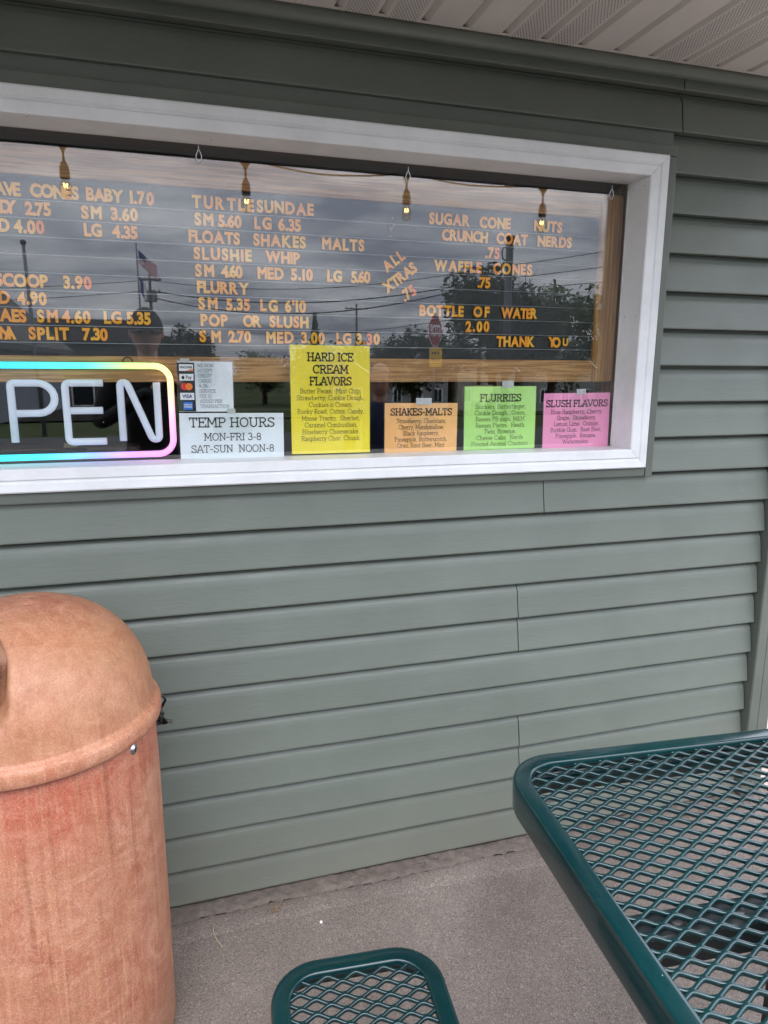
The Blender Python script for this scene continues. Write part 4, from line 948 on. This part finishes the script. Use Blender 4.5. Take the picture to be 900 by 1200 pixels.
# ================================================================== the street behind the photographer (mirrored in the glass)
BARK = simple('bark', (70, 58, 48), .9, nz=12); WOODP = simple('creosote_wood', (64, 56, 50), .85, nz=8)
def leafmat(name, a, b):
    m = Mat(name, a, .6, spec=.3); m.color(m.ramp(m.noise(.9, 4, .6), [(.3, a), (.7, b)])); return m.m
LEAF1 = leafmat('leaves_dark', lin(36, 52, 26), lin(66, 84, 42)); LEAF2 = leafmat('leaves_mid', lin(46, 64, 32), lin(80, 98, 50)); LEAFC = leafmat('needles', lin(36, 54, 36), lin(60, 80, 52))
def tree(name, x, y, h, w_, n, mat, lab, seed, z0=None, kind='broad', leaf=.16, grp='trees across the street', bare=0):
    rnd = random.Random(seed); zb = terr(x, y) if z0 is None else z0
    t = empty(name, (x, y, zb), rnd.random()*6, label=lab, category='tree', group=grp)
    bm = BM(); tube(bm, [(0, 0, -.2), (.05*w_*.3, 0, h*.25), (-.02*w_, .03, h*.55), (.0, .0, h*.9)], [w_*.055, w_*.04, w_*.025, .02], 8)
    tips = []
    if kind == 'broad':
        for i in range(13):
            a = i*2.4+rnd.random(); z = h*(.28+.5*i/13); L = w_*.5*rnd.uniform(.6, 1.0)*(1-.45*abs(i/13-.35))
            tip = Vector((L*math.cos(a), L*math.sin(a), z+L*.5)); tips.append((tip, w_*.17*rnd.uniform(.7, 1.25))); tips.append((tip*.62+Vector((0, 0, z*.4)), w_*.16*rnd.uniform(.7, 1.2)))
            tube(bm, [(0, 0, z-.2), tuple(tip*.55+Vector((0, 0, z*.45))), tuple(tip)], [w_*.02, w_*.012, .008], 6)
        tips.append((Vector((0, 0, h*.9)), w_*.16))
        for i in range(bare):
            a = rnd.random()*6.28; b = Vector((w_*.3*math.cos(a), w_*.3*math.sin(a), h*.8)); tube(bm, [tuple(b*.8), tuple(b*1.06), tuple(b*1.15+Vector((rnd.gauss(0, .3), rnd.gauss(0, .3), .3)))], [.03, .02, .008], 5)
    obj('trunk', bm, BARK, t)
    bm = BM()
    for i in range(n):
        if kind == 'conifer':
            u = rnd.random()**.7; z = h*(1-.88*u); r = w_*.5*u*(.35+.65*rnd.random())*(.75+.25*math.sin(z*9)); a = rnd.random()*6.28; p = Vector((r*math.cos(a), r*math.sin(a), z-r*.25))
        else:
            c_, cr_ = rnd.choice(tips); d = Vector((rnd.gauss(0, 1), rnd.gauss(0, 1), rnd.gauss(0, .8))); d = d.normalized()*cr_*rnd.uniform(.25, 1.25)**.7; p = c_+d
        s_ = leaf*rnd.uniform(.5, 1.2); e1 = Vector((rnd.gauss(0, 1), rnd.gauss(0, 1), rnd.gauss(0, .7))).normalized(); e2 = e1.orthogonal().normalized()
        bm.faces.new([bm.verts.new(p+e1*s_), bm.verts.new(p+e2*s_*.5), bm.verts.new(p-e1*s_), bm.verts.new(p-e2*s_*.5)])
    obj('crown', bm, mat, t); return t
tree('broadleaf_tree', 15.6, -31, 7.3, 5.6, 7000, LEAF1, 'broad dark tree right of the stop sign in the reflection, with bare twigs on top', 1, leaf=.17, bare=14)
tree('broadleaf_tree', 19.6, -32, 6.9, 5.0, 6000, LEAF2, 'rightmost full green tree mirrored at the right end of the board', 2, leaf=.17, bare=6)
tree('broadleaf_tree', 13.2, -36, 5.2, 3.6, 3000, LEAF1, 'low bushy tree just right of the stop sign in the reflection', 3, leaf=.16)
tree('broadleaf_tree', 1.3, -58, 8.0, 5.4, 5500, LEAF1, 'round dark tree mirrored right of the photographer', 4, leaf=.22)
tree('broadleaf_tree', 4.2, -64, 5.8, 3.4, 1800, LEAF2, 'small low tree mirrored beside the round dark one', 5, leaf=.2)
tree('spruce_tree', 12.4, -60, 9.4, 3.8, 5000, LEAFC, 'spruce with a pointed crown mirrored above the yellow sheet', 6, kind='conifer', leaf=.2)
TL_ = ['distant round tree just right of the spruce', 'distant tree behind the thinner utility pole', 'distant tree left of the stop sign', 'distant tall tree behind the stop sign', 'low distant tree left of the spruce',
       'far tree behind the right-hand trees, nearer one', 'far tall tree at the right edge behind the right-hand trees', 'distant tree behind the long low building']
for i, (x, y, h, w_) in enumerate([(18, -86, 7.6, 8), (24, -90, 7.9, 8.5), (30, -88, 7.2, 8), (36.5, -92, 8.4, 9), (12, -92, 6.2, 7), (46, -80, 10, 9), (55, -78, 11, 10), (-14, -70, 9, 9)]):
    tree('broadleaf_tree', x, y, h, w_, 2600, (LEAF1, LEAF2)[i % 2], TL_[i], 20+i, leaf=.34, grp='distant tree line')
# utility poles and wires
def upole(x, y, h, arms, lab, xf=False):
    zb = terr(x, y); t = empty('utility_pole', (x, y, zb), label=lab, category='utility pole')
    obj('pole', tube(BM(), [(0, 0, -.3), (0, 0, h-zb)], [.17, .11], 10), WOODP, t)
    for dz, L in arms:
        c_ = obj('crossarm', box(BM(), -L, L, -.18, -.06, h-zb-dz-.06, h-zb-dz+.06), WOODP, t)
        for xx in (-L+.1, -L*.4, L*.4, L-.1): obj('insulator', lathe(BM(), [(0, .0), (.05, 0), (.07, .08), (.03, .16), (0, .17)], 8), simple('porcelain', (150, 140, 130), .3), c_, (xx, -.12, h-zb-dz+.06))
    if xf:
        for xx in (.30, -.28): obj('transformer', lathe(BM(), [(0, 0), (.2, 0), (.22, .1), (.22, .7), (.16, .8), (0, .82)], 12), simple('transformer_grey', (110, 112, 114), .5), t, (xx, .1, h-zb-2.1))
    return t
upole(-1.06, -60, 8.9, [(.35, .9), (1.3, .8)], 'utility pole with transformer cans mirrored behind the flags', True)
upole(21.3, -45, 8.6, [(.15, 1.4), (1.3, 1.2), (3.4, 1.3)], 'utility pole with three crossarms mirrored above the waffle cones price')
upole(21.4, -80, 9.0, [(.5, 1.35), (3.2, 1.3)], 'thinner utility pole with two crossarms mirrored above the yellow sheet')
def wire(pts3, sag, name='power_line', r=.035, lab=''):
    a, b = map(Vector, pts3); o = obj(name, tube(BM(), [tuple(a.lerp(b, i/24)-Vector((0, 0, sag*4*(i/24)*(1-i/24)))) for i in range(25)], r, 5), BLACK)
    return tag(o, label=lab, category='power line', group='power lines over the street')
WL = ['uppermost line running left from the pole behind the flags', 'lower line running left from the pole behind the flags', 'uppermost thin line between the transformer pole and the three-armed pole',
      'upper thick sagging cable between the transformer pole and the three-armed pole', 'lower thick sagging cable between the transformer pole and the three-armed pole', 'highest line rising to the right above the big trees',
      'middle line rising to the right above the big trees', 'lowest line rising to the right above the big trees', 'thin line from the three-armed pole down to the tree line']
for i, (a, b, s_) in enumerate([((-60, -72, 9.5), (-1.06, -60, 8.5), 1.6), ((-60, -71.4, 8.6), (-1.06, -60, 7.7), 1.8), ((-1.06, -60, 8.5), (21.3, -45, 8.4), 1.0), ((-1.06, -60, 7.7), (21.3, -45, 7.6), 1.2), ((-.6, -60, 7.1), (20.6, -45, 7.2), 1.5),
                               ((21.3, -45, 8.4), (60, -20, 18), 1.5), ((21.3, -45, 7.6), (60, -20, 16.6), 1.6), ((21.3, -45, 7.0), (60, -21, 14.6), 1.8), ((21.3, -45, 5.3), (8, -90, 6.2), .8)]):
    wire((a, b), s_, lab=WL[i], r=.05 if i in (3, 4) else .028)
# near dark steel post, its meter ring
sp_ = empty('steel_post', (5.92, -10, -.03), label='thick dark post with a small ring, mirrored below the word COAT', category='post')
obj('pole', tube(BM(), [(0, 0, 0), (0, 0, 3.76)], .068, 14), DKMET, sp_)
bm = BM(); tube(bm, [(-.07+.0, -.0, 3.38), (-.13, 0, 3.40), (-.15, 0, 3.49), (-.13, 0, 3.58), (-.07, 0, 3.60)], .013, 8); obj('ring_bracket', bm, DKMET, sp_)
obj('cap', lathe(BM(), [(.08, 3.75), (.085, 3.78), (.05, 3.80), (0, 3.81)], 14), DKMET, sp_)
lp = empty('leaning_post', (-2.69, -15, -.03), label='thin grey post with a round cap mirrored left of the flags', category='post')
obj('pole', tube(BM(), [(0.02, 0, 0), (-.06, 0, 4.0)], [.05, .035], 10), simple('grey_pole', (96, 98, 104), .5), lp); obj('cap', lathe(BM(), [(.0, 3.99), (.06, 4.0), (.06, 4.07), (0, 4.1)], 10), DKMET, lp).location = (-.06, 0, 0)
# flags
fp_ = empty('flagpole', (-1.30, -40, terr(0, -40)), label='tall flagpole mirrored above the photographer', category='flagpole')
obj('pole', tube(BM(), [(0, 0, 0), (0, 0, 8.1-terr(0, -40))], [.07, .04], 10), simple('flagpole_metal', (90, 92, 98), .4, .5), fp_)
def flag(x, z, L, Hh, droop, cols, name, lab):
    t = empty(name, (x, -40, z), label=lab, category='flag')
    def pt(u, v_): return Vector((u*L*math.cos(droop), .12*math.sin(u*7)*u, -u*L*math.sin(droop)-v_*Hh+.05*math.sin(u*9)*u))
    for (u0, u1, v0, v1, mt, nm) in cols:
        bm = BM(); n = 10; g_ = [[bm.verts.new(pt(u0+(u1-u0)*i/n, v)) for v in (v0, v1)] for i in range(n+1)]
        for i in range(n): bm.faces.new((g_[i][0], g_[i][1], g_[i+1][1], g_[i+1][0]))
        obj(nm, bm, mt, t)
    return t
FR = simple('flag_red', (178, 34, 52), .8); FW = simple('flag_white', (235, 235, 235), .8); FB = simple('flag_blue', (40, 50, 110), .8)
cols = [(0, .4, 0, 7/13, FB, 'canton')]+[(.4 if k < 7 else 0, 1, k/13, (k+1)/13, FR if k % 2 == 0 else FW, 'stripe') for k in range(13)]
us = flag(-1.22, 7.75, 1.25, .72, R(42), cols, 'national_flag', 'red, white and blue striped flag flying from the flagpole in the reflection')
bm = BM()
for r_ in range(5):
    for c_ in range(6):
        x = (.04+c_*.065)*1.25; cx_, cz_ = x*math.cos(R(42)), -x*math.sin(R(42))-(.06+r_*.1)*.72
        bm.faces.new([bm.verts.new((cx_+.022*(1 if k % 2 == 0 else .4)*math.cos(R(90+36*k)), -.14+.12*0, cz_+.022*(1 if k % 2 == 0 else .4)*math.sin(R(90+36*k)))) for k in range(10)])
obj('star', bm, FW, us)
tag(us.children[-1], kind='stuff')
flag(-1.22, 6.35, .55, .85, R(55), [(0, .55, 0, 1, FB, 'field'), (.55, 1, 0, 1, FW, 'field')], 'small_flag', 'small blue and white flag hanging below the striped one')
# stop sign and yellow plate
SG = empty('stop_sign', (6.06, -14, -.03), R(-44), label='red octagonal stop sign, mirrored between the bottle of water price and the tree line', category='stop sign')
m = Mat('sign_red', lin(150, 26, 34), .5); SRED = m.m; SWH = simple('sign_white', (235, 235, 235), .4)
def octo(r, y, name, mat, par, th=.004):
    bm = BM(); f = bm.faces.new([bm.verts.new((r*math.cos(R(22.5+45*k)), y, 2.37+r*math.sin(R(22.5+45*k)))) for k in range(8)]); q = bmesh.ops.extrude_face_region(bm, geom=[f])
    for v_ in [g_ for g_ in q['geom'] if isinstance(g_, bmesh.types.BMVert)]: v_.co.y += th
    bmesh.ops.recalc_face_normals(bm, faces=bm.faces); return obj(name, bm, mat, par)
octo(.385, .0, 'white_border', SWH, SG); pl = octo(.364, .0042, 'red_face', SRED, SG, .002)
def revtext(name, txt, x, z, h, mat, par, y, w_=None, bold=.03):
    o = fonttext(name, txt, 0, z, h, mat, par, y, w_, bold)
    for v_ in o.data.vertices: v_.co.x = x-v_.co.x
    return o
revtext('stop_lettering', 'STOP', 0, 2.25, .25, SWH, SG, .0070, .56)
obj('post', box(BM(), -.03, .03, -.035, -.003, 0, 2.78), simple('galvanised', (120, 122, 124), .5, .6), SG)
yp = empty('warning_plate', (6.07, -13.955, -.03), R(-18), label='yellow plate with black lines on the stop sign post, in the reflection', category='traffic plate')
obj('plate', box(BM(), -.19, .19, -.0, .004, 1.53, 1.99, .0015), simple('sign_yellow', (226, 180, 34), .5), yp)
bm = BM()
for z, ws in ((1.83, (.05, .07, .05)), (1.68, (.08, .06, .05))):
    x = -.13
    for w_ in ws: box(bm, x, x+w_, .0045, .006, z, z+.055); x += w_+.03
obj('black_line', bm, INK, yp)
# houses across the street
def house(x, y, w_, d_, hw_, hr, rot, wall, roof, lab, nwin=3, rows=1, trim=None):
    t = empty('house', (x, y, terr(x, y)), rot, label=lab, category='house', group='houses across the street')
    bm = BM(); A = [(-w_/2, 0), (w_/2, 0), (w_/2, hw_), (0, hr), (-w_/2, hw_)]
    a = [bm.verts.new((x_, 0, z)) for x_, z in A]; b = [bm.verts.new((x_, -d_, z)) for x_, z in A]
    bm.faces.new(a); bm.faces.new(b[::-1])
    for i in (0, 1, 4): bm.faces.new((a[i], a[(i+1) % 5], b[(i+1) % 5], b[i]))
    bmesh.ops.recalc_face_normals(bm, faces=bm.faces); obj('wall', bm, wall, t)
    bm = BM(); s_ = (hr-hw_)/(w_/2)
    for sg in (1, -1):
        P0 = [(0, hr+.02), (sg*(w_/2+.4), hw_-.4*s_+.02), (sg*(w_/2+.4), hw_-.4*s_+.2), (0, hr+.22)]
        q = [[bm.verts.new((x_, yy_, z)) for x_, z in P0] for yy_ in (.4, -d_-.4)]
        for i in range(4): bm.faces.new((q[0][i], q[0][(i+1) % 4], q[1][(i+1) % 4], q[1][i]))
        bm.faces.new(q[0]); bm.faces.new(q[1][::-1])
    bmesh.ops.recalc_face_normals(bm, faces=bm.faces); rf = obj('roof', bm, roof, t)
    bm = BM()
    for sg in (1, -1):
        quad(bm, (0, .43, hr+.22), (sg*(w_/2+.4), .43, hw_-.4*s_+.2), (sg*(w_/2+.4), .43, hw_-.4*s_-.02), (0, .43, hr))
    obj('barge_board', bm, simple('barge_white', (215, 215, 212), .6), rf)
    for r_ in range(rows):
        for i in range(nwin):
            xx = -w_/2+w_*(i+.5)/nwin; z = 1.0+r_*2.7
            if z+1.4 > hw_+.2: continue
            f = obj('window', box(BM(), xx-.55, xx+.55, .0, .08, z-.1, z+1.5), simple('win_frame', (225, 225, 222), .5), t)
            obj('pane', box(BM(), xx-.42, xx-.04, .06, .10, z, z+1.38), simple('dark_pane', (36, 40, 46), .15), f); obj('pane', box(BM(), xx+.04, xx+.42, .06, .10, z, z+1.38), simple('dark_pane', (36, 40, 46), .15), f)
    return t
HG = simple('clapboard_grey', (150, 150, 148), .7, nz=.6); HB = simple('clapboard_cream', (176, 168, 150), .7, nz=.6); HR = simple('brick_red', (128, 84, 70), .8, nz=2); RF1 = simple('shingle_dark', (74, 70, 68), .9, nz=2); RF2 = simple('shingle_brown', (88, 72, 64), .9, nz=2)
house(27.0, -74, 7, 9, 4.7, 7.2, R(8), HG, RF1, 'grey clapboard house with a white-edged gable mirrored above the orange sheet', 3, 2)
house(35.0, -73, 7, 9, 4.6, 6.8, R(4), HB, RF2, 'cream house with a brown roof, middle of the mirrored row', 3, 2)
house(18.6, -78, 7, 9, 4.2, 6.6, R(12), HR, RF1, 'red brick house at the left end of the mirrored row', 3, 2)
house(43.5, -70, 8, 9, 4.6, 7.2, R(0), HG, RF2, 'grey house behind the big trees at the right end of the mirrored row', 3, 2)
house(-9.8, -22, 9.5, 10, 2.6, 7.0, R(4), simple('siding_slate', (128, 134, 142), .7, nz=1), RF1, 'steep-roofed slate grey house mirrored at the left edge of the board', 3, 1)
# long low building left of the photographer
lb = empty('low_building', (-6.5, -44, terr(0, -44)), R(2), label='long low dark building mirrored beside the photographer', category='building')
z0_ = terr(0, -44)
obj('wall', box(BM(), -7, 5.2, -6, 0, 0, 5.2), simple('dark_brick', (84, 76, 72), .8, nz=1), lb); obj('roof', box(BM(), -7.4, 5.7, -6.4, .6, 5.2, 6.45), RF1, lb)
for i in range(5): f = obj('window', box(BM(), -6+i*2.3, -4.7+i*2.3, 0, .06, 1.4, 2.9), simple('win_frame_b', (190, 190, 188), .5), lb); obj('pane', box(BM(), -5.9+i*2.3, -4.8+i*2.3, .05, .08, 1.5, 2.8), simple('dark_pane_b', (36, 40, 46), .15), f)
# small white roadside board
rb = empty('roadside_sign', (11.0, -22, terr(11, -22)), R(-5), label='small pale roadside board mirrored above the lime sheet', category='sign')
obj('board', box(BM(), -.42, .42, 0, .04, .55, 1.15), simple('board_cream', (190, 186, 150), .6), rb)
for x in (-.36, .36): obj('post', box(BM(), x-.04, x+.04, -.05, -.002, 0, 1.2), WOODP, rb)

# ------------------------------------------------------------------ two people (mirrored)
def skinned(name, chains, mat, parent, sub=2):
    verts, edges, rad = [], [], []
    idx = {}
    def vid(p, r):
        k = tuple(round(q, 4) for q in p)
        if k not in idx: idx[k] = len(verts); verts.append(p); rad.append(r)
        return idx[k]
    for ch in chains:
        pr_ = None
        for p, r in ch:
            i = vid(p, r)
            if pr_ is not None and pr_ != i: edges.append((pr_, i))
            pr_ = i
    me = bpy.data.meshes.new(name); me.from_pydata(verts, edges, []); o = obj(name, me, None, parent)
    md = o.modifiers.new('skin', 'SKIN'); md.use_smooth_shade = True; md.branch_smoothing = .4
    for i, sv in enumerate(me.skin_vertices[0].data):
        r = rad[i]; sv.radius = r if isinstance(r, tuple) else (r, r)
        sv.use_root = (i == 0)
    ss = o.modifiers.new('sub', 'SUBSURF'); ss.levels = sub; ss.render_levels = sub
    bpy.context.view_layer.update(); dg = bpy.context.evaluated_depsgraph_get(); ev = o.evaluated_get(dg); m2 = bpy.data.meshes.new_from_object(ev)
    o.modifiers.clear(); o.data = m2; m2.materials.clear(); m2.materials.append(mat)
    for p in m2.polygons: p.use_smooth = True
    return o
SKIN = simple('skin', (205, 160, 135), .55); CLB = simple('black_cloth', (24, 24, 27), .85); CLN = simple('navy_cloth', (44, 52, 78), .85); CAP = simple('cap_cloth', (40, 36, 36), .9); HAIR = simple('hair_grey', (110, 98, 88), .7); JEAN = simple('denim', (50, 60, 84), .85)
def person(x, y, rz, H, label, cloth, hairmat, arms_up, sc_=1.0, glasses=False, cap=False):
    t = empty('person', (x, y, 0), rz, label=label, category='person'); s = H/1.75
    S_ = lambda p: tuple(q*s for q in p)
    # faces +Y
    body_ = [[(S_((0, 0, .95)), (.15*s, .11*s)), (S_((0, 0, 1.12)), (.145*s, .105*s)), (S_((0, .0, 1.30)), (.165*s, .115*s)), (S_((0, -.01, 1.43)), (.12*s, .085*s)), (S_((0, .0, 1.50)), .055*s)]]
    for sg in (1, -1):
        body_.append([(S_((0, 0, .95)), .15*s), (S_((sg*.10, 0, .86)), .092*s), (S_((sg*.115, .015, .50)), .062*s), (S_((sg*.12, -.01, .10)), .044*s)])
        sh = S_((sg*.185, -.01, 1.40))
        el_, ha = (S_((sg*.27, .04, 1.15)), arms_up[0 if sg < 0 else 1]) if arms_up else (S_((sg*.24, -.03, 1.12)), S_((sg*.25, .06, .88)))
        body_.append([(S_((0, -.01, 1.43)), .12*s), (sh, .066*s), (el_, .046*s), (tuple(Vector(el_).lerp(Vector(ha), .86)), .034*s)])
        # hand
        wr = Vector(el_).lerp(Vector(ha), .90); hv = Vector(ha); d = (hv-Vector(el_)).normalized(); sd_ = Vector((-sg, 0, 0)); sd_ = (sd_-d*sd_.dot(d)).normalized(); nn = d.cross(sd_)
        hc = [[(tuple(wr), .024*s), (tuple(wr+d*.05*s), (.036*s, .016*s))]]
        for k in range(4):
            base = wr+d*.05*s; kn = wr+d*.085*s+nn*((k-1.5)*.019*s); L = (.030, .036, .034, .026)[k]*s
            hc.append([(tuple(base), (.036*s, .016*s)), (tuple(kn), .0095*s), (tuple(kn+d*L*.8+sd_*L*.5), .0085*s), (tuple(kn+d*L*.9+sd_*L*1.5), .007*s)])
        hc.append([(tuple(wr+d*.02*s), .022*s), (tuple(wr+d*.04*s+nn*.035*s+sd_*.02*s), .011*s), (tuple(wr+d*.07*s+nn*.045*s+sd_*.035*s), .008*s)])
        skinned('hand', hc, SKIN, t, 1)
        obj('shoe', box(BM(), sg*.12*s-.045, sg*.12*s+.045, -.09*s, .18*s, .0, .085, .03, 3), BLACK, t)
    skinned('clothed_body', body_, cloth, t)
    # head with neck, nose, ears
    bm = BM(); bmesh.ops.create_uvsphere(bm, u_segments=28, v_segments=20, radius=1)
    for v_ in bm.verts:
        p = v_.co; z = p.z; wd = .078*(1-.22*max(0, -z)**1.6); dp = .098; q = Vector((p.x*wd, p.y*dp*(1-.12*max(0, -z)), z*.118))
        if p.y > 0:
            if abs(p.x) < .22 and -.35 < z < .12: q.y += .020*(1-abs(p.x)/.22)*(1-abs(z+.14)/.3 if abs(z+.14) < .3 else 0)
            for ex in (.38, -.38):
                dd = math.hypot(p.x-ex, (z-.08)*1.2); q.y -= .010*max(0, 1-dd/.28)
            dd = math.hypot(p.x*.8, (z+.48)*2.6); q.y += .006*max(0, 1-dd/.35)
        v_.co = (q+Vector((0, .015, 1.628)))*s
    for f in bm.faces: f.smooth = True
    tube(bm, [S_((0, -.005, 1.44)), S_((0, .0, 1.50)), S_((0, .008, 1.58))], [.058*s, .052*s, .052*s], 12)
    for sg in (1, -1): bmesh.ops.create_uvsphere(bm, u_segments=8, v_segments=6, radius=1, matrix=Matrix.Translation(S_((sg*.080, .01, 1.63))) @ Matrix.Diagonal((.010*s, .018*s, .030*s, 1)))
    obj('head', bm, SKIN, t)
    for sg in (1, -1):
        bm = BM(); bmesh.ops.create_uvsphere(bm, u_segments=10, v_segments=8, radius=.0105*s, matrix=Matrix.Translation(S_((sg*.030, .0985, 1.637)))); obj('eye', bm, simple('eye_dark', (50, 40, 36), .2), t)
    bm = BM(); tube(bm, [S_((-.022, .106, 1.572)), S_((0, .1125, 1.570)), S_((.022, .106, 1.572))], .0042*s, 6); obj('mouth', bm, simple('lips', (150, 90, 84), .5), t)
    # hair cap or cap
    bm = BM(); bmesh.ops.create_uvsphere(bm, u_segments=28, v_segments=20, radius=1)
    bmesh.ops.delete(bm, geom=[v_ for v_ in bm.verts if (v_.co.z < (.10 if cap else -.35)) or (not cap and v_.co.y > .45 and v_.co.z < .42)], context='VERTS')
    for v_ in bm.verts: p = v_.co; v_.co = (Vector((p.x*.090, p.y*.108, p.z*.134))+Vector((0, .010, 1.632)))*s
    for f in bm.faces: f.smooth = True
    obj('cap' if cap else 'hair', bm, hairmat, t)
    if cap:
        bm = BM(); n = 14; top = []; 
        for i in range(n+1):
            a = R(20+140*i/n); top.append([bm.verts.new(Vector((.085*math.cos(a), .010+.10*math.sin(a), 1.648))*s), bm.verts.new(Vector((.088*math.cos(a), .010+.17*math.sin(a), 1.638-.010*abs(math.cos(a))))*s)])
        for i in range(n): bm.faces.new((top[i][0], top[i+1][0], top[i+1][1], top[i][1]))
        q = bmesh.ops.extrude_face_region(bm, geom=bm.faces[:])
        for v_ in [g_ for g_ in q['geom'] if isinstance(g_, bmesh.types.BMVert)]: v_.co.z += .004
        bmesh.ops.recalc_face_normals(bm, faces=bm.faces); obj('cap_brim', bm, hairmat, t)
    if glasses:
        bm = BM()
        for sg in (1, -1): tube(bm, [S_((sg*.032+.026*math.cos(R(a)), .114, 1.634+.020*math.sin(R(a)))) for a in range(0, 360, 30)], .0028*s, 6, closed=True); tube(bm, [S_((sg*.058, .112, 1.640)), S_((sg*.082, .02, 1.640))], .0022*s, 5)
        tube(bm, [S_((-.007, .115, 1.640)), S_((.007, .115, 1.640))], .0022*s, 5); obj('glasses', bm, BLACK, t)
    return t
px_, py_ = -.10, -2.09
hL = (-.050-px_, -1.790-py_, 1.345); hR = (.050-px_, -1.790-py_, 1.345)
person(px_, py_, 0, 1.72, 'photographer in a dark cap and black clothes holding up a phone, mirrored in the glass', CLB, CAP, (hL, hR), cap=True)
person(1.23, -2.28, R(18), 1.45, 'short woman in glasses and navy top standing by the table, mirrored above the orange sheet', CLN, HAIR, None, glasses=True)
ph = empty('phone', (0, -1.730, 1.41), yaw*-1, label='black smartphone held upright by the photographer', category='phone')
obj('phone_body', box(BM(), -.038, .038, -.008, .0, -.115, .045, .004, 2), BLACK, ph)
